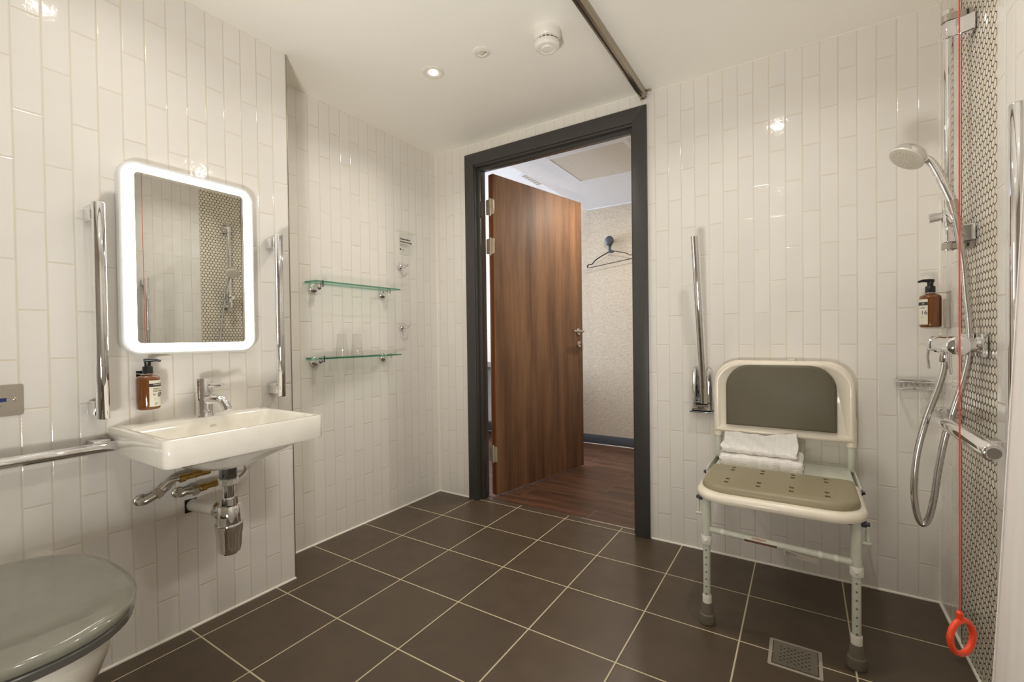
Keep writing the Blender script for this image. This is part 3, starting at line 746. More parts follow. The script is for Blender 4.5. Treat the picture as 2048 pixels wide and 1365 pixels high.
h = MB(); h.lathe([(0.027, 0.0), (0.032, 0.006), (0.032, 0.03), (0.028, 0.036)], (bx-0.028, by, 0.466), (-1, 0, 0), seg=14); obj('outlet_nut', h, 'chrome', t, smooth=20)
h = MB(); h.cyl((bx-0.05, by, 0.466), (XF+0.001, 0.768, 0.450), 0.022); obj('wall_pipe', h, 'white_plastic', t)
obj('pipe_opening', MB().box((XF, 0.741, 0.426), (XF+0.0012, 0.780, 0.474)), 'black_plastic', t, smooth=0)  # flat black plate painting the shade inside the wall opening

def supply(name_lb, elbow, bend, valve0, valve1, tail, long=True):
    t = thing('supply_pipe', name_lb, 'pipe', elbow, 'water supply pipes under the basin')
    h = MB(); e = Vector(elbow)
    h.lathe([(0.017, 0.001), (0.017, 0.010), (0.014, 0.012)], e, (1, 0, 0)); 
    h.tube([e+Vector((0.008, 0, 0)), e+Vector((0.035, 0, 0)), e+Vector((0.044, 0.012, 0.006)), e+Vector((0.046, 0.034, 0.016 if long else 0.004))], 0.0125, smooth=4)
    obj('elbow', h, 'satin', t)
    s0 = e+Vector((0.046, 0.030, 0.014 if long else 0.003)); s1 = e+Vector((0.046, 0.056, 0.030 if long else 0.006))
    h = MB(); h.lathe([(0.015, 0), (0.0195, 0.002), (0.0195, 0.018), (0.015, 0.021)], s0, s1-s0, seg=6); h.lathe([(0.0135, 0.022), (0.0135, 0.034)], s0, s1-s0, seg=16); obj('compression_nut', h, 'steel', t, smooth=20)
    h = MB(); h.tube([s0]+[Vector(p) for p in bend]+[Vector(valve0)], 0.0092, smooth=5); obj('pipe', h, 'satin', t)
    v0, v1 = Vector(valve0), Vector(valve1); d = (v1-v0); Ln = d.length; d.normalize()
    h = MB(); h.lathe([(0.012, 0), (0.0145, 0.001), (0.0145, 0.018), (0.011, 0.020), (0.0115, Ln*0.4), (0.013, Ln*0.55), (0.011, Ln*0.72), (0.0135, Ln*0.74), (0.0135, Ln)], v0, d, seg=10)
    mid = v0+d*Ln*0.42; h.lathe([(0.0075, 0), (0.0075, 0.014)], mid, (1, 0, 0), seg=14); obj('isolating_valve', h, 'brass', t, smooth=20)
    h = MB(); h.tube([v1]+[Vector(p) for p in tail], 0.005, smooth=5); obj('tail_pipe', h, 'satin', t)
supply('chrome supply pipe bending up to a brass valve, left pipe under basin', (XF, 0.608, 0.517), [(-1.838, 0.672, 0.566), (-1.836, 0.700, 0.572)], (-1.835, 0.705, 0.570), (-1.83, 0.800, 0.578),
       [(-1.825, 0.83, 0.580), (-1.82, 0.845, 0.60), (-1.82, 0.842, 0.646)])
supply('short elbow with brass valve, supply pipe nearer the basin trap', (XF, 0.717, 0.511), [(-1.84, 0.765, 0.518)], (-1.838, 0.772, 0.519), (-1.832, 0.862, 0.527),
       [(-1.81, 0.885, 0.53), (-1.79, 0.905, 0.56), (-1.80, 0.900, 0.60), (-1.81, 0.88, 0.644)], long=False)

# ------------------------------------------------------------------ toilet
TY, TZ = 0.236, 0.432
def toilet_ring(z, x1, hw, x0, off=0.0, n=40, flat=0.0):
    """D shaped outline: flat at the wall side, long ellipse towards the room"""
    pts = []; xm = x0+(x1-x0)*0.42
    for k in range(n):
        a = -PI/2+PI*k/(n-1)
        pts.append((xm+(x1-xm)*math.cos(a)**0.92 if math.cos(a) > 0 else xm, TY+off+hw*math.sin(a), z))
    pts.append((x0, TY+off+hw*0.86, z)); pts.append((x0, TY+off-hw*0.86, z))
    return pts
def oval(z, dx, hw, n=56):
    pts = []
    for k in range(n):
        a = 2*PI*k/n; c_, s_ = math.cos(a), math.sin(a)
        ax_, e = (0.287+dx, 2.3) if c_ >= 0 else (0.312+dx*0.5, 2.7)
        rr = (abs(c_)**e+abs(s_)**e)**(-1/e)
        pts.append((-1.512+ax_*rr*c_, TY+hw*rr*s_, z+0.012))
    return pts
t = thing('toilet', 'white toilet with grey seat and lid in the near left corner', 'toilet', (-1.6, TY, 0))
X0, X1 = XF+0.06, -1.230
h = MB()
prof = [(0.0, X1-0.20, 0.115), (0.06, X1-0.19, 0.118), (0.14, X1-0.155, 0.130), (0.22, X1-0.10, 0.155), (0.29, X1-0.050, 0.180), (0.35, X1-0.020, 0.197), (0.395, X1-0.012, 0.202), (0.405, X1-0.016, 0.199)]
h.loft([toilet_ring(z, x1, hw, XF+0.002) for z, x1, hw in prof]); obj('pan', h, 'ceramic', t, smooth=50)
h = MB(); h.loft([oval(z, dx, hw) for z, dx, hw in ((0.395, -0.010, 0.206), (0.399, -0.004, 0.212), (0.414, -0.003, 0.213), (0.418, -0.007, 0.209))]); obj('seat', h, 'toilet_grey_dark', t, smooth=40)
h = MB(); h.loft([oval(z, dx, hw) for z, dx, hw in ((0.420, -0.004, 0.212), (0.424, 0.0, 0.217), (0.436, 0.0, 0.217), (0.442, -0.005, 0.212), (0.4455, -0.018, 0.200), (0.4475, -0.05, 0.17), (0.4485, -0.12, 0.11))]); obj('lid', h, ['toilet_grey'], t, smooth=60)
# flush sensor plate
t = thing('flush_sensor_plate', 'brushed steel flush plate with blue sensor window on left wall', 'flush plate', (XF, 0.272, 0.845))
h = MB(); h.prism(rrect(0.197, 0.3455, 0.846, 0.934, 0.006, 4), 0, XF+0.0005, XF+0.003); obj('plate', h, 'steel', t, bevel=0.0006)
obj('sensor_window', MB().box((XF+0.002, 0.232, 0.886), (XF+0.0036, 0.312, 0.897)), 'blue_window', t, smooth=0)
for yy in (0.216, 0.329):
    h = MB(); h.lathe([(0.0045, 0), (0.0045, 0.001), (0.003, 0.0018)], (XF+0.003, yy, 0.892), (1, 0, 0), seg=14); obj('screw', h, 'satin', t)
text_obj('lettering', 'RESET', 0.0155, (XF+0.0033, 0.303, 0.864), (0, 1, 0), (0, 0, 1), 'ink', t, align='RIGHT', spacing=1.15)

# ------------------------------------------------------------------ pump bottles
def bottle(t, c, r, z0, z1, lab_dir, words, nozzle_dir, lab_half=0.8, left=True):
    """oval-shouldered amber bottle on a wall holder, c = centre"""
    x, y = c; H = z1-z0
    h = MB(); h.lathe([(r*0.86, 0), (r*0.97, 0.003), (r, 0.008), (r, H-0.010), (r*0.96, H-0.004), (r*0.70, H+0.001), (0.013, H+0.004), (0.012, H+0.010)], (x, y, z0)); obj('glass_body', h, 'amber', t, smooth=50)
    h = MB(); zc = z0+H
    h.lathe([(0.0145, 0.008), (0.0145, 0.030), (0.0135, 0.032), (0.009, 0.033), (0.009, 0.046), (0.0095, 0.048)], (x, y, zc), seg=28)
    nd = Vector(nozzle_dir).normalized()
    h.tube([Vector((x, y, zc+0.051))-nd*0.010, Vector((x, y, zc+0.052)), Vector((x, y, zc+0.053))+nd*0.022, Vector((x, y, zc+0.049))+nd*0.036], [0.0065, 0.0068, 0.005, 0.0035], seg=14)
    obj('pump', h, 'black_plastic', t)
    # wrapped label
    a0 = math.atan2(lab_dir[1], lab_dir[0]); n = 16; rr = r+0.0006
    def arc(z, rr=rr, k0=-1.0, k1=1.0): return [(x+rr*math.cos(a0+lab_half*(k0+(k1-k0)*i/n)), y+rr*math.sin(a0+lab_half*(k0+(k1-k0)*i/n)), z) for i in range(n+1)]
    def sheet(z_lo, z_hi, rr, k0=-1, k1=1):
        m_ = MB(); A = arc(z_lo, rr, k0, k1); B = arc(z_hi, rr, k0, k1); C_ = arc(z_lo, rr-0.0004, k0, k1); D_ = arc(z_hi, rr-0.0004, k0, k1)
        for i in range(n):
            m_.add([A[i], A[i+1], B[i+1], B[i]], [(0, 1, 2, 3)]); 
            m_.add([C_[i], C_[i+1], D_[i+1], D_[i]], [(0, 3, 2, 1)])
        return m_
    lo, hi = z0+H*0.09, z0+H*0.87
    lab = obj('label', sheet(lo, hi, rr), 'paper', t, smooth=60)
    obj('brand_band', sheet(z0+H*0.68, z0+H*0.78, rr+0.0004), 'ink', lab, smooth=60)
    dv = Vector((math.cos(a0), math.sin(a0), 0)); rt = Vector((-math.sin(a0), math.cos(a0), 0))
    def line(s, size, z, k, mat='ink', al='LEFT', nm='lettering'):
        # text bent round the bottle: built flat, then wrapped
        o = text_obj(nm, s, size, (0, 0, 0), (1, 0, 0), (0, 1, 0), mat, None, ext=0.0001, align=al)
        me = o.data; g = t.location+lab.location
        for v in me.vertices:
            a = a0+(v.co.x)/rr+k*lab_half
            q_ = rr+0.0007+v.co.z
            v.co = Vector((x+q_*math.cos(a)-t.location.x, y+q_*math.sin(a)-t.location.y, z+v.co.y-t.location.z))
        o.parent = lab
        return o
    for s, size, zf, k, mat in words: line(s, size, z0+H*zf, k, mat)
    return zc
A = math.radians
t = thing('soap_dispenser', 'amber pump bottle numbered 09 hanging on wall left of the tap', 'soap bottle', (XF, 0.628, 0.822), 'amber pump bottles')
bottle(t, (-1.850, 0.628), 0.033, 0.824, 0.935, (1, 0.62), [('Naturals', 0.0085, 0.725, -0.62, 'paper'), ('Hand &', 0.0070, 0.600, -0.62, 'ink'), ('Body Wash', 0.0070, 0.530, -0.62, 'ink'), ('N', 0.009, 0.42, -0.62, 'ink'), ('09', 0.021, 0.37, -0.10, 'ink'), ('x', 0.006, 0.32, -0.5, 'ink_soft'), ('- - - - -', 0.004, 0.27, -0.5, 'ink_soft'), ('c3', 0.010, 0.15, -0.5, 'ink')], (0.5, 0.9, 0))
h = MB(); h.lathe([(0.0175, 0), (0.0175, 0.0025)], (-1.850, 0.628, 0.9405)); h.box((XF, 0.612, 0.9405), (-1.850, 0.644, 0.943)); h.box((XF+0.0005, 0.607, 0.925), (XF+0.003, 0.649, 0.951))
obj('wall_holder', h, 'chrome', t)
t = thing('soap_dispenser', 'amber pump bottle numbered 16 in the shower corner', 'soap bottle', (0.393, 2.22, 1.062), 'amber pump bottles')
bottle(t, (0.391, 2.22), 0.031, 1.064, 1.182, (-1, -0.62), [('als', 0.0085, 0.715, 0.10, 'paper'), ('Body', 0.0070, 0.590, -0.10, 'ink_soft'), ('16', 0.021, 0.40, -0.08, 'ink'), ('o', 0.010, 0.30, 0.0, 'ink_soft'), ('- - -', 0.004, 0.22, 0.0, 'ink_soft')], (-0.9, -0.2, 0), lab_half=0.62)
h = MB(); h.lathe([(0.0175, 0), (0.0175, 0.0025)], (0.391, 2.22, 1.1875)); h.box((0.391, 2.205, 1.1875), (XR, 2.235, 1.190)); h.box((XR-0.003, 2.195, 1.06), (XR, 2.245, 1.193)); h.box((0.372, 2.205, 1.060), (XR, 2.235, 1.0625))
h.box((0.426, 2.212, 1.0625), (0.432, 2.228, 1.165))
obj('wall_bracket', h, 'satin', t, smooth=0)

# ------------------------------------------------------------------ glass shelves
def shelf(z, label, z_disc):
    t = thing('glass_shelf', label, 'shelf', (XL, 1.65, z), 'glass shelves beside the door')
    y0, y1, x1 = 1.366, 1.925, XL+0.097
    o = rrect(XL+0.004, x1, y0, y1, 0.004, 3)
    h = MB(); h.prism(o, 2, z, z+0.008); g = obj('glass_pane', h, ['shelf_glass', 'shelf_edge'], t, smooth=0)
    for p in g.data.polygons:
        if abs(p.normal.z) < 0.5: p.material_index = 1
    for yy in (1.415, 1.868):
        h = MB(); h.lathe([(0.028, 0.0005), (0.0278, 0.004), (0.0265, 0.009), (0.023, 0.0135), (0.017, 0.017), (0.0125, 0.019), (0.0115, 0.050), (0.0105, 0.054)], (XL, yy, z_disc), (1, 0, 0))
        h.cbox((XL+0.050, yy+0.018, z-0.001), (0.016, 0.006, 0.034)); h.cbox((XL+0.046, yy+0.009, z-0.009), (0.012, 0.022, 0.012))
        h.cyl((XL+0.050, yy, z_disc), (XL+0.050, yy, z), 0.008, seg=14)
        obj('bracket', h, 'chrome', t)
    return t
shelf(1.333, 'upper glass shelf on chrome brackets, nothing on it', 1.310)
shelf(0.950, 'lower glass shelf on chrome brackets holding two tumblers', 0.938)
t = thing('glass_tumbler', 'clear upturned tumbler on the lower shelf, the one nearer the mirror', 'glass', (XL+0.062, 1.535, 0.958), 'upturned tumblers')
h = MB(); cx, cy_ = XL+0.062, 1.535
h.loft([h.circ((cx, cy_, 0.9585), (0, 0, 1), 0.0315, 32), h.circ((cx, cy_, 1.076), (0, 0, 1), 0.0225, 32), h.circ((cx, cy_, 1.076), (0, 0, 1), 0.0207, 32), h.circ((cx, cy_, 1.068), (0, 0, 1), 0.0205, 32), h.circ((cx, cy_, 0.9585), (0, 0, 1), 0.0300, 32)], cap0=False, cap1=False)
h.loft([h.circ((cx, cy_, 1.068), (0, 0, 1), 0.0205, 32), h.circ((cx, cy_, 1.076), (0, 0, 1), 0.0207, 32)])
obj('glass_wall', h, 'tumbler_glass', t, smooth=50)
copy_thing(t, (XL+0.062, 1.632, 0.958), 'clear upturned tumbler on the lower shelf, the one nearer the door')

# ------------------------------------------------------------------ robe hooks and notice
def hook(z, y, label):
    t = thing('robe_hook', label, 'hook', (XL, y, z), 'chrome robe hooks')
    h = MB(); h.lathe([(0.0160, 0.0005), (0.0158, 0.006), (0.0142, 0.012), (0.011, 0.016), (0.007, 0.018), (0.0085, 0.028), (0.006, 0.034)], (XL, y, z), (1, 0, 0)); obj('base', h, 'chrome', t)
    h = MB(); h.tube([(XL+0.030, y-0.030, z+0.024), (XL+0.036, y-0.024, z+0.006), (XL+0.038, y, z-0.004), (XL+0.036, y+0.024, z+0.004), (XL+0.032, y+0.038, z+0.022)], [0.002, 0.0035, 0.0042, 0.0035, 0.002], smooth=5, seg=10); obj('double_prong', h, 'chrome', t)
hook(1.487, 2.010, 'upper chrome robe hook, just below the small notice')
hook(1.115, 2.016, 'lower chrome robe hook beside the glass shelves')
t = thing('wall_notice', 'small translucent notice with two bold lines above the robe hooks', 'sign', (XL, 2.065, 1.60))
obj('film', MB().box((XL+0.001, 2.010, 1.570), (XL+0.0016, 2.122, 1.722)), 'film', t, smooth=0)
for s, z, sz, mt_ in (('Excellent without', 1.665, 0.0125, 'ink'), ('Absolute Everything', 1.648, 0.0125, 'ink'), ('please reuse towels and', 1.634, 0.007, 'ink_soft'), ('save water every day', 1.624, 0.007, 'ink_soft'), ('thanks', 1.600, 0.008, 'ink_soft')):
    text_obj('lettering', s, sz, (XL+0.0020, 2.014 if s != 'thanks' else 2.026, z), (0, 1, 0), (0, 0, 1), mt_, t, ext=0.0001, bold=0.0003 if mt_ == 'ink' else 0)
obj('emblem', MB().box((XL+0.0017, 2.015, 1.598), (XL+0.0022, 2.022, 1.609)), 'ink', t, smooth=0)

# ------------------------------------------------------------------ shower seat
t = thing('shower_chair', 'white fold-down shower seat with grey padding against the back wall', 'shower seat', (-0.083, 1.95, 0))
LXs = (-0.300, 0.137); LY = 1.766
so = rrect(-0.337, 0.170, 1.700, 2.075, (0.02, 0.02, 0.105, 0.105), 10)
sc_ = (-0.083, 1.89)
def sins(o, d, c=sc_, hx=0.253, hy=0.187): return [(c[0]+(p[0]-c[0])*(1-d/hx), c[1]+(p[1]-c[1])*(1-d/hy)) for p in o]
h = MB(); h.loft([[(*p, z) for p in sins(so, d)] for z, d in ((0.466, 0.012), (0.462, 0.004), (0.466, 0.0), (0.480, 0.0), (0.489, 0.006), (0.492, 0.014))])
seat = obj('seat', h, 'chair_plastic', t, smooth=60)
po = rrect(-0.321, 0.154, 1.728, 2.043, (0.012, 0.012, 0.095, 0.095), 10); pc = (-0.0835, 1.8855)
h = MB(); h.loft([[(*p, z) for p in sins(po, d, pc, 0.2375, 0.1575)] for z, d in ((0.4905, 0.002), (0.496, 0.0), (0.506, 0.001), (0.513, 0.006), (0.516, 0.014))])
pad = obj('seat_pad', h, 'pad_grey_lit', t, smooth=60)
c = MB()
for xx in (-0.235, -0.134, -0.034, 0.067):
    for yy, dx in ((2.000, 0), (1.962, 0), (1.836, -0.002), (1.793, -0.002)):
        o = rrect(xx+dx-0.0075-t.location.x, xx+dx+0.0075-t.location.x, yy-0.009-t.location.y, yy+0.009-t.location.y, 0.005, 3); c.prism(o, 2, 0.4915, 0.53)
cut(pad, c)
pad.data.polygons.foreach_set('use_smooth', [True]*len(pad.data.polygons)); pad.data.set_sharp_from_angle(angle=A(40))
c = MB()
for xx in (-0.235, -0.134, -0.034, 0.067):
    for yy in (2.000, 1.962, 1.836, 1.793):
        obj('drain_hole', MB().prism(rrect(xx-0.0105, xx+0.0075, yy-0.009, yy+0.009, 0.005, 3), 2, 0.4922, 0.4930), 'hole_shade', pad, smooth=0)  # dark plate painting the shade at the bottom of each hole
pass
obj('rear_shelf', MB().box((-0.322, 2.048, 0.478), (0.158, 2.325, 0.490)), 'chair_tube', t, smooth=0, bevel=0.003)
# backrest
bo = rrect(-0.352, 0.178, 0.600, 0.930, (0.105, 0.105, 0.004, 0.004), 12); bc = (-0.087, 0.765)
def bins(o, d): return [(bc[0]+(p[0]-bc[0])*(1-d/0.265), bc[1]+(p[1]-bc[1])*(1-d/0.165)) for p in o]
h = MB(); h.loft([[(p[0], y, p[1]) for p in bins(bo, d)] for y, d in ((2.315, 0.010), (2.312, 0.0), (2.285, 0.0), (2.272, 0.005), (2.268, 0.014), (2.272, 0.026), (2.277, 0.032))])
back = obj('backrest', h, 'chair_plastic', t, smooth=60)
bp_ = rrect(-0.297, 0.114, 0.640, 0.912, (0.098, 0.098, 0.004, 0.004), 12); bc2 = (-0.0915, 0.776)
h = MB(); h.loft([[(bc2[0]+(p[0]-bc2[0])*(1-d/0.2), y, bc2[1]+(p[1]-bc2[1])*(1-d/0.136)) for p in bp_] for y, d in ((2.2775, 0.0), (2.262, 0.0), (2.257, 0.004), (2.255, 0.010))])
obj('back_pad', h, 'pad_grey', back, smooth=40)
for xx in (-0.334, 0.163):
    h = MB(); h.cyl((xx, 2.29, 0.70), (xx, 2.29, 0.585), 0.0175); obj('sleeve', h, 'chair_plastic', back)
    h = MB(); h.cyl((xx, 2.29, 0.60), (xx, 2.29, 0.484), 0.0135); obj('back_post', h, 'chair_tube', t)
    s = 1 if xx > 0 else -1
    h = MB(); xo = xx+s*0.008
    h.box((xo-0.0025, 2.03, 0.455), (xo+0.0025, 2.33, 0.492)); obj('side_bracket', h, 'chair_tube', t, smooth=0, bevel=0.001)
    h = MB(); h.cyl((xo, 2.045, 0.472), (xo+s*0.014, 2.045, 0.472), 0.006, seg=12); h.cyl((xo+s*0.002, 2.045, 0.472), (xo+s*0.007, 2.045, 0.472), 0.010, seg=16); obj('pivot_bolt', h, 'bolt_dark', t)
obj('wall_clip', MB().box((-0.06, 2.312, 0.915), (-0.03, YB-0.001, 0.938)), 'chair_tube', t, smooth=0, bevel=0.001)
obj('wall_bracket', MB().box((-0.345, 2.325, 0.43), (0.175, YB-0.001, 0.495)), 'chair_tube', t, smooth=0, bevel=0.001)
for xx in LXs:
    s = 1 if xx > 0 else -1
    h = MB(); h.cyl((xx, LY, 0.466), (xx, LY, 0.290), 0.0150); lg = obj('leg', h, 'chair_tube', t)
    h = MB(); h.lathe([(0.0175, 0), (0.0190, 0.003), (0.0190, 0.026), (0.0175, 0.030)], (xx, LY, 0.289)); h.sphere((xx, LY-0.019, 0.305), 0.006, 12, 8); obj('collar', h, 'white_plastic', lg)
    h = MB(); h.cyl((xx, LY, 0.295), (xx, LY, 0.070), 0.0125); ex = obj('leg_extension', h, 'chair_tube', t)
    for k in range(7):
        z = 0.268-k*0.0265
        m_ = MB(); m_.lathe([(0.0033, 0), (0.0033, 0.0006)], (xx, LY-0.0122, z), (0, -1, 0), seg=12); obj('adjustment_hole', m_, 'ink_soft', ex)
    h = MB(); h.lathe([(0.0155, 0.072), (0.0155, 0.100), (0.0145, 0.102)], (xx, LY, 0)); obj('ferrule', h, 'white_plastic', ex)
    h = MB(); h.lathe([(0.0165, 0.074), (0.0190, 0.060), (0.0215, 0.036), (0.0250, 0.032), (0.0270, 0.010), (0.0255, 0.001)], (xx, LY, 0)); obj('rubber_foot', h, 'rubber_grey', ex, smooth=30)
    h = MB()
    h.cyl((xx-0.026, LY, 0.455), (xx+0.026, LY, 0.455), 0.010, seg=14); h.cyl((xx+s*0.026, LY, 0.455), (xx+s*0.034, LY, 0.455), 0.0065, seg=10)
    h.box((xx-0.020, LY-0.012, 0.448), (xx-0.015, LY+0.05, 0.466)); h.box((xx+0.015, LY-0.012, 0.448), (xx+0.020, LY+0.05, 0.466))
    obj('leg_hinge', h, 'bolt_dark', t)
    h = MB(); h.tube([(xx+s*0.030, LY+0.03, 0.452), (xx+s*0.030, LY+0.012, 0.40), (xx+s*0.030, LY+0.02, 0.385)], 0.0045, seg=10)
    h.cyl((xx+s*0.038, LY+0.01, 0.392), (xx-s*0.010, LY+0.01, 0.392), 0.006, seg=12); obj('folding_link', h, 'chair_tube', t)
h = MB(); h.cyl((LXs[0]+0.012, LY, 0.343), (LXs[1]-0.012, LY, 0.328), 0.0118); cb = obj('cross_bar', h, 'chair_tube', t)
def barlabel(x0, x1, mat, nm, dz=0.0, ang0=-0.5, ang1=1.0, r=0.0122):
    m_ = MB(); n = 8
    for i in range(n):
        a, b2 = ang0+(ang1-ang0)*i/n, ang0+(ang1-ang0)*(i+1)/n
        z0 = 0.3355+dz
        def P(x, a): zz = 0.343+(x-LXs[0])*(0.328-0.343)/(LXs[1]-LXs[0]); return (x, LY-r*math.cos(a), zz-r*math.sin(a))
        m_.add([P(x0, a), P(x1, a), P(x1, b2), P(x0, b2)], [(0, 1, 2, 3)])
    return obj(nm, m_, mat, cb, smooth=60)
barlabel(-0.176, -0.078, 'paper', 'warning_label', ang0=-1.0, ang1=0.1); barlabel(-0.176, -0.078, 'metal_trim', 'warning_label', ang0=0.1, ang1=1.3)
def bartext(s, x, size, ang, mat):
    zz = 0.343+(x-LXs[0])*(0.328-0.343)/(LXs[1]-LXs[0]); r = 0.0128
    text_obj('lettering', s, size, (x, LY-r*math.cos(ang)-0.0002, zz-r*math.sin(ang)), (1, 0, -0.034), (0, math.sin(-ang)*-1*-1 if False else -math.sin(ang)*-1, math.cos(ang)), mat, cb, ext=0.0001, bold=0.0002)
bartext('WARNING', -0.153, 0.0090, -0.35, 'warn_red'); bartext('DO NOT STAND ON', -0.163, 0.0066, 0.45, 'warn_red')
h = MB(); h.add([(-0.058, LY-0.0125, 0.331), (0.037, LY-0.0125, 0.321), (0.037, LY-0.014, 0.303), (-0.058, LY-0.014, 0.312)], [(0, 1, 2, 3)]); h.add([(-0.058, LY-0.0129, 0.331), (0.037, LY-0.0129, 0.321), (0.037, LY-0.0144, 0.303), (-0.058, LY-0.0144, 0.312)], [(0, 3, 2, 1)])
obj('rating_label', h, 'mount_grey', cb, smooth=0)
for k, s in enumerate(('Shower seat', 'Max user weight', '190 kg')):
    text_obj('lettering', s, 0.0048, (-0.053, LY-0.0152, 0.3235-0.0050*k), (1, 0, -0.1), (0, 0, 1), 'ink', cb, ext=0.0001)
for xx, rr in ((-0.247, 0.0122), (0.043, 0.0126), (0.085, 0.0122)):
    zz = 0.343+(xx-LXs[0])*(0.328-0.343)/(LXs[1]-LXs[0]); h = MB(); h.cyl((xx-0.005, LY, zz+0.0002), (xx+0.005, LY, zz-0.0001), rr); obj('clip', h, 'white_plastic', cb)

# ------------------------------------------------------------------ folded towels on the seat's rear shelf
def towel(name, label, x0, x1, y0, y1, z0, layers, th, slope=0.0, rise=0.0, corner=0.0, group='folded white towels'):
    """a folded stack: serpentine cross-section (y-z) swept along x"""
    nx = 26; h = MB(); path = []
    for k in range(layers):
        ys = [y1, y1-0.02, (y0+y1)/2, y0+0.012] if k % 2 == 0 else [y0+0.012, (y0+y1)/2, y1-0.02, y1]
        z = z0+th*(k+0.5)
        path += [(yy, z) for yy in ys]
        if k < layers-1:
            e = y0 if k % 2 == 0 else y1+0.002
            path.append((e+(0.002 if k % 2 == 0 else 0), z+th*0.5))
    pts = [Vector((p[0], p[1], 0)) for p in path]; pts = catmull(pts, 4)
    half = th*0.46; outer, inner = [], []
    for i, p in enumerate(pts):
        d = (pts[min(i+1, len(pts)-1)]-pts[max(i-1, 0)]).normalized(); n = Vector((-d.y, d.x, 0))
        outer.append(p+n*half); inner.append(p-n*half)
    sec = outer+inner[::-1]; rings = []
    for j in range(nx+1):
        f_ = j/nx; x = x0+(x1-x0)*f_; e = 0.004*math.sin(j*1.7)+0.003*math.sin(j*0.9+2)
        edge = 1-0.10*(abs(2*f_-1)**6)
        R = []
        for p in sec:
            zz = z0+(p.y-z0)*edge; tt = (p.y-z0)/(layers*th)
            yy = p.x+e*(1-(p.x-y0)/(y1-y0))
            zz += slope*(f_-0.5)*tt+rise*max(0, (yy-y0)/(y1-y0))*tt + corner*max(0, f_-0.55)*max(0, (yy-y0)/(y1-y0))*tt*2.2
            zz += 0.0018*math.sin(f_*23+p.x*60)*tt
            R.append((x+0.004*math.sin(p.y*300+p.x*40)*(1 if j in (0, nx) else 0), yy, zz))
        rings.append(R)
    h.loft(rings); return tag(obj(name, h, 'towel', smooth=80), label, 'towel', group)
towel('folded_towel', 'thick folded white towel lying directly on the shower seat', -0.300, -0.004, 2.098, 2.268, 0.4905, 2, 0.029)
towel('folded_towel', 'thin folded white towel on top of the thicker towel', -0.296, -0.022, 2.102, 2.262, 0.5490, 2, 0.0135, slope=-0.014, rise=0.030, corner=0.030)
# ------------------------------------------------------------------ shower riser, hand shower, mixer
RX, RY = 0.384, 1.938
t = thing('shower_riser_rail', 'chrome shower riser rail on the mosaic panel', 'shower rail', (XR, RY, 1.30))
h = MB(); h.cyl((RX, RY, 1.300), (RX, RY, 2.045), 0.0125); obj('rail', h, 'chrome', t)
for z0, z1, top in ((1.955, 2.030, True), (1.305, 1.375, False)):
    h = MB(); zlo, zhi = (z0, z0+0.052) if top else (z0+0.020, z1)
    pts = [(RX-0.008, RY-0.016), (RX+0.010, RY-0.018), (RX+0.034, RY-0.022), (XR-0.004, RY-0.034), (XR-0.004, RY+0.030), (RX+0.034, RY+0.022), (RX+0.010, RY+0.018), (RX-0.008, RY+0.016), (RX-0.016, RY)]
    h.prism(pts, 2, zlo, zhi); obj('rail_mount', h, 'chrome', t, smooth=30, bevel=0.003, seg=3)
    h = MB(); zl, zh = (z0+0.054, z1) if top else (z0, z0+0.018)
    h.lathe([(0.0165, 0), (0.0165, zh-zl)], (RX, RY, zl)); h.box((RX, RY-0.015, zl), (XR-0.005, RY+0.015, zh)); obj('mount_cover', h, 'mount_grey', t, smooth=30)
    h = MB(); h.box((XR-0.020, RY-0.0155, zl+0.003), (XR-0.014, RY-0.0145, zh-0.003)); obj('set_screw', h, 'ink', t, smooth=0)
h = MB(); h.cyl((RX, RY, 1.390), (RX, RY, 1.430), 0.018); h.cyl((RX, RY, 1.412), (RX-0.045, RY+0.004, 1.408), 0.012, 0.015)
h.cyl((RX-0.002, RY-0.020, 1.430), (RX+0.012, RY-0.032, 1.385), 0.016, 0.0135)
obj('slider', h, 'chrome', t)
t = thing('hand_shower', 'chrome hand shower with pale nozzle face on the riser rail slider', 'shower head', (0.384, 1.905, 1.43))
hc = Vector((0.283, 1.913, 1.606)); hn_ = Vector((-0.568, -0.245, -0.79)).normalized()
h = MB(); h.lathe([(0.010, -0.034), (0.026, -0.030), (0.044, -0.020), (0.050, -0.010), (0.051, 0.0), (0.051, 0.004)], hc, hn_, seg=40); obj('head_shell', h, 'chrome', t, smooth=40)
h = MB(); h.lathe([(0.050, 0.0035), (0.049, 0.008), (0.044, 0.0105), (0.004, 0.0115)], hc, hn_, seg=40); fc = obj('spray_face', h, 'shower_face', t, smooth=40)
uu = Vector((0, 0, 1)).cross(hn_).normalized(); vv = hn_.cross(uu); h = MB()
for rr, n in ((0.008, 6), (0.015, 10), (0.022, 14), (0.029, 18), (0.036, 22)):
    for k in range(n):
        a = 2*PI*k/n+rr*40; p = hc+hn_*0.0112+(uu*math.cos(a)+vv*math.sin(a))*rr; h.lathe([(0.0016, -0.001), (0.0012, 0.0012)], p, hn_, seg=6)
obj('nozzles', h, 'nozzle', fc)
h = MB(); h.tube([hc-hn_*0.018+Vector((0.016, 0.001, -0.010)), (0.322, 1.920, 1.598), (0.338, 1.919, 1.583), (0.352, 1.916, 1.552), (0.368, 1.911, 1.505), (0.385, 1.903, 1.445)], [0.012, 0.0125, 0.0125, 0.0135, 0.0145, 0.0130], seg=20, smooth=6); obj('handle', h, 'chrome', t)
h = MB(); h.cyl((0.3845, 1.903, 1.448), (0.3920, 1.902, 1.408), 0.0140, 0.0115); obj('hose_cone', h, 'satin', t)
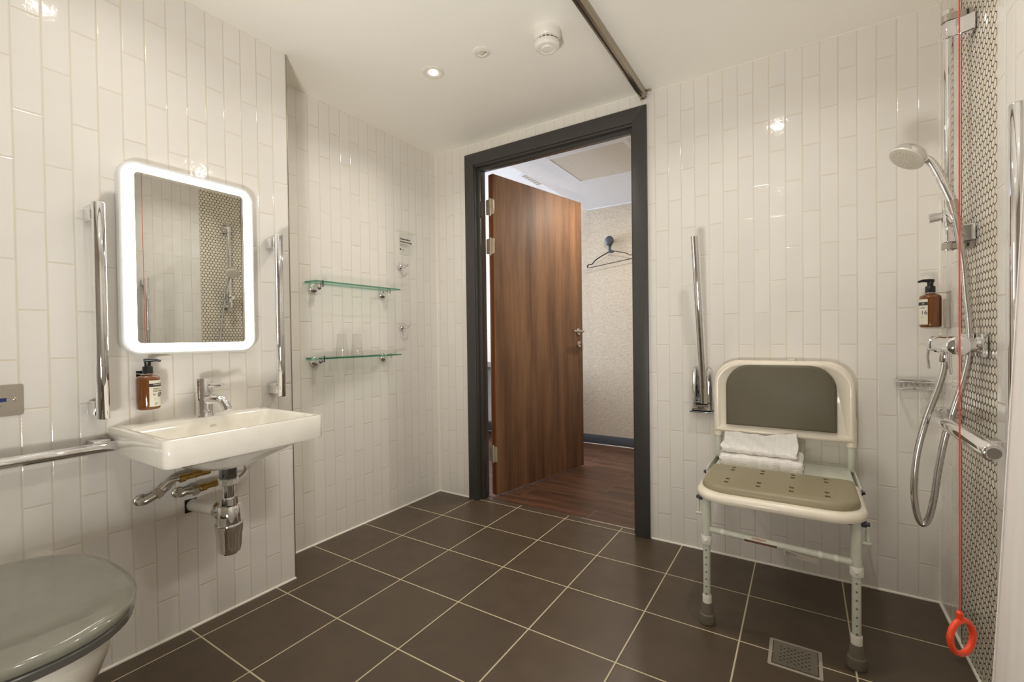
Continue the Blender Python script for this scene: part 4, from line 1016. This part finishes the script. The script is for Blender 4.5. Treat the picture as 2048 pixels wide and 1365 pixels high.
hp = [(0.391, 1.903, 1.410), (0.4, 1.895, 1.335), (0.408, 1.885, 1.25), (0.412, 1.878, 1.16), (0.4165, 1.87, 1.083), (0.4165, 1.862, 1.0), (0.405, 1.86, 0.92), (0.384, 1.86, 0.83), (0.362, 1.865, 0.73), (0.348, 1.87, 0.63), (0.338, 1.872, 0.54), (0.327, 1.875, 0.474), (0.3125, 1.877, 0.448), (0.299, 1.878, 0.474), (0.292, 1.88, 0.536), (0.2935, 1.88, 0.60), (0.302, 1.882, 0.68), (0.322, 1.885, 0.775), (0.350, 1.895, 0.868), (0.365, 1.90, 0.93), (0.368, 1.90, 0.972)]
h = MB(); h.tube(hp, 0.0090, seg=14, smooth=8); obj('hose', h, 'hose', t)
t = thing('shower_mixer', 'chrome thermostatic bar mixer on the mosaic panel', 'shower mixer', (XR, 1.905, 1.008))
MXc = 0.372
h = MB(); h.lathe([(0.022, 0.0), (0.0270, 0.004), (0.0275, 0.06), (0.0245, 0.063), (0.0245, 0.225), (0.0275, 0.228), (0.0275, 0.285), (0.022, 0.290)], (MXc, 1.760, 1.008), (0, 1, 0)); obj('body', h, 'chrome', t, smooth=40)
for yy in (1.768, 2.040):
    h = MB(); h.tube([(MXc-0.018, yy, 0.995), (MXc-0.020, yy, 0.960), (MXc-0.016, yy-0.002, 0.925)], [0.0048, 0.0042, 0.0038], seg=12); obj('control_lever', h, 'chrome', t)
for yy in (1.830, 1.980):
    h = MB(); h.cyl((MXc, yy, 1.008), (XR-0.004, yy, 1.008), 0.015); h.lathe([(0.019, 0), (0.019, 0.02)], (MXc+0.026, yy, 1.008), (1, 0, 0), seg=6); obj('union', h, 'chrome', t, smooth=25)
    h = MB(); h.prism(rrect(yy-0.034, yy+0.034, 0.974, 1.042, 0.004, 3), 0, XR-0.016, XR-0.0042); h.lathe([(0.026, 0), (0.022, 0.006)], (XR-0.016, yy, 1.008), (-1, 0, 0)); obj('wall_cover', h, 'chrome', t, smooth=25, bevel=0.001)
h = MB(); h.lathe([(0.012, 0), (0.0135, 0.004), (0.0125, 0.036), (0.010, 0.038)], (0.368, 1.90, 0.954)); obj('hose_outlet', h, 'chrome', t)

# wire basket
t = thing('soap_basket', 'small chrome wire soap basket on back wall in the shower corner', 'soap rack', (0.37, YB, 0.85))
bx0, bx1, by0, by1, bz0, bz1 = 0.305, 0.432, 2.262, YB-0.004, 0.832, 0.858
def loop(h, z, d=0.0, r=0.0022): h.tube([(p[0], p[1], z) for p in rrect(bx0+d, bx1-d, by0+d, by1-d, 0.012, 4)], r, seg=8, close=True)
h = MB(); loop(h, bz1, 0, 0.003); loop(h, bz0, 0.004, 0.0022); obj('rim', h, 'chrome', t)
h = MB()
for k in range(7):
    xx = bx0+0.012+k*(bx1-bx0-0.024)/6
    h.tube([(xx, by0+0.002, bz1), (xx, by0+0.005, bz0), (xx, by1-0.004, bz0), (xx, by1-0.002, bz1)], 0.0014, seg=6)
for yy in (by0+0.02, by0+0.045, by0+0.065): h.tube([(bx0+0.004, yy, bz0), (bx1-0.004, yy, bz0)], 0.0014, seg=6)
obj('wires', h, 'chrome', t)
h = MB(); h.box((bx0+0.01, YB-0.004, bz1-0.012), (bx1-0.02, YB-0.0005, bz1+0.004))
for xx in (0.335, 0.372): h.lathe([(0.004, 0), (0.003, 0.003)], (xx, YB-0.004, bz1-0.004), (0, -1, 0), seg=10)
obj('fixing_plate', h, 'satin', t, smooth=0)

# emergency pull cord
t = thing('emergency_pull_cord', 'red emergency pull cord with red ring hanging by the mosaic panel', 'pull cord', (0.277, 1.312, ZC))
h = MB(); h.lathe([(0.040, 0), (0.040, 0.018), (0.036, 0.026), (0.012, 0.030)], (0.277, 1.312, ZC), (0, 0, -1)); obj('ceiling_switch', h, 'white_plastic', t)
h = MB(); h.cyl((0.277, 1.312, ZC-0.02), (0.277, 1.312, 0.452), 0.0014, seg=10); obj('cord', h, 'red_cord', t)
h = MB(); h.lathe([(0.0045, 0), (0.006, 0.004), (0.006, 0.016), (0.003, 0.020)], (0.277, 1.312, 0.437)); obj('cord_bell', h, 'red_ring', t)
h = MB(); rc = Vector((0.280, 1.312, 0.402)); e1 = Vector((0.72, 0.69, -0.28)).normalized(); e2 = Vector((-0.08, 0.0, 1)); e2 = (e2-e1*e2.dot(e1)).normalized()
h.tube([rc+e1*(0.031*math.cos(2*PI*k/28))+e2*(0.034*math.sin(2*PI*k/28)) for k in range(28)], 0.0062, seg=12, close=True); obj('pull_ring', h, 'red_ring', t)

# ------------------------------------------------------------------ floor drain
t = thing('floor_drain', 'square steel floor drain grate in front of the shower seat', 'drain', (-0.027, 1.711, 0))
dx0, dx1, dy0, dy1 = -0.101, 0.047, 1.638, 1.785
h = MB(); fr = [(p[0], p[1]) for p in rrect(dx0, dx1, dy0, dy1, 0.004, 3)]; fi = rrect(dx0+0.010, dx1-0.010, dy0+0.010, dy1-0.010, 0.003, 3)
h.loft([[(*p, 0.0002) for p in fr], [(*p, 0.0016) for p in fr], [(*p, 0.0018) for p in fi], [(*p, 0.0002) for p in fi]], close=True); obj('frame', h, 'mount_grey', t, smooth=0)
g = obj('grate', MB().prism(rrect(dx0+0.0125, dx1-0.0125, dy0+0.0125, dy1-0.0125, 0.003, 3), 2, 0.0004, 0.0026), 'steel', t, smooth=0)
c = MB(); dl = t.location
for i in range(9):
    for j in range(9):
        if (i+j) % 2 == 0 and abs(i-4)+abs(j-4) <= 8:
            xx = -0.027+(i-4)*0.0098-dl.x; yy = 1.711+(j-4)*0.0098-dl.y
            c.prism([(xx-0.0045, yy), (xx, yy-0.0030), (xx+0.0045, yy), (xx, yy+0.0030)], 2, -0.002, 0.006)
cut(g, c)
obj('drain_well', MB().box((dx0+0.013, dy0+0.013, 0.00005), (dx1-0.013, dy1-0.013, 0.0003)), 'hole_shade', t, smooth=0)  # flat dark sheet painting the shade under the grate

# ------------------------------------------------------------------ shower curtain, bunched by the right wall
h = MB(); n = 120; rows = 30; o = 0
pts0 = []
for j in range(rows+1):
    z = 0.06+(ZC-0.10)*j/rows; k = 1-j/rows
    row = []
    for i in range(n+1):
        f_ = i/n; xa = 0.292-0.085*k**1.25; xb = 0.425
        x = xa+(xb-xa)*f_; ph = f_*11*PI
        y = 0.93-0.06*f_+0.024*math.sin(ph)*(0.75+0.5*k)+0.008*math.sin(ph*0.37+z*2)
        x += 0.006*math.sin(ph*0.5+z*1.5)*k
        row.append((x, y, z))
    pts0.append(row)
V_ = [p for r in pts0 for p in r]; F_ = [(j*(n+1)+i, j*(n+1)+i+1, (j+1)*(n+1)+i+1, (j+1)*(n+1)+i) for j in range(rows) for i in range(n)]
t = thing('shower_curtain', 'white shower curtain gathered at the right edge', 'curtain', (0.35, 0.90, ZC))
h.add(V_, F_); cl = obj('cloth', h, 'curtain_cloth', t, smooth=80)
md = cl.modifiers.new('solid', 'SOLIDIFY'); md.thickness = 0.0008
obj('track', MB().box((0.24, 0.882, ZC-0.022), (XR, 0.912, ZC)), 'metal_trim', t, smooth=0)
for k in range(6):
    obj('hook', MB().cyl((0.29+k*0.026, 0.897, ZC-0.045), (0.29+k*0.026, 0.897, ZC-0.02), 0.002, seg=8), 'white_plastic', t)
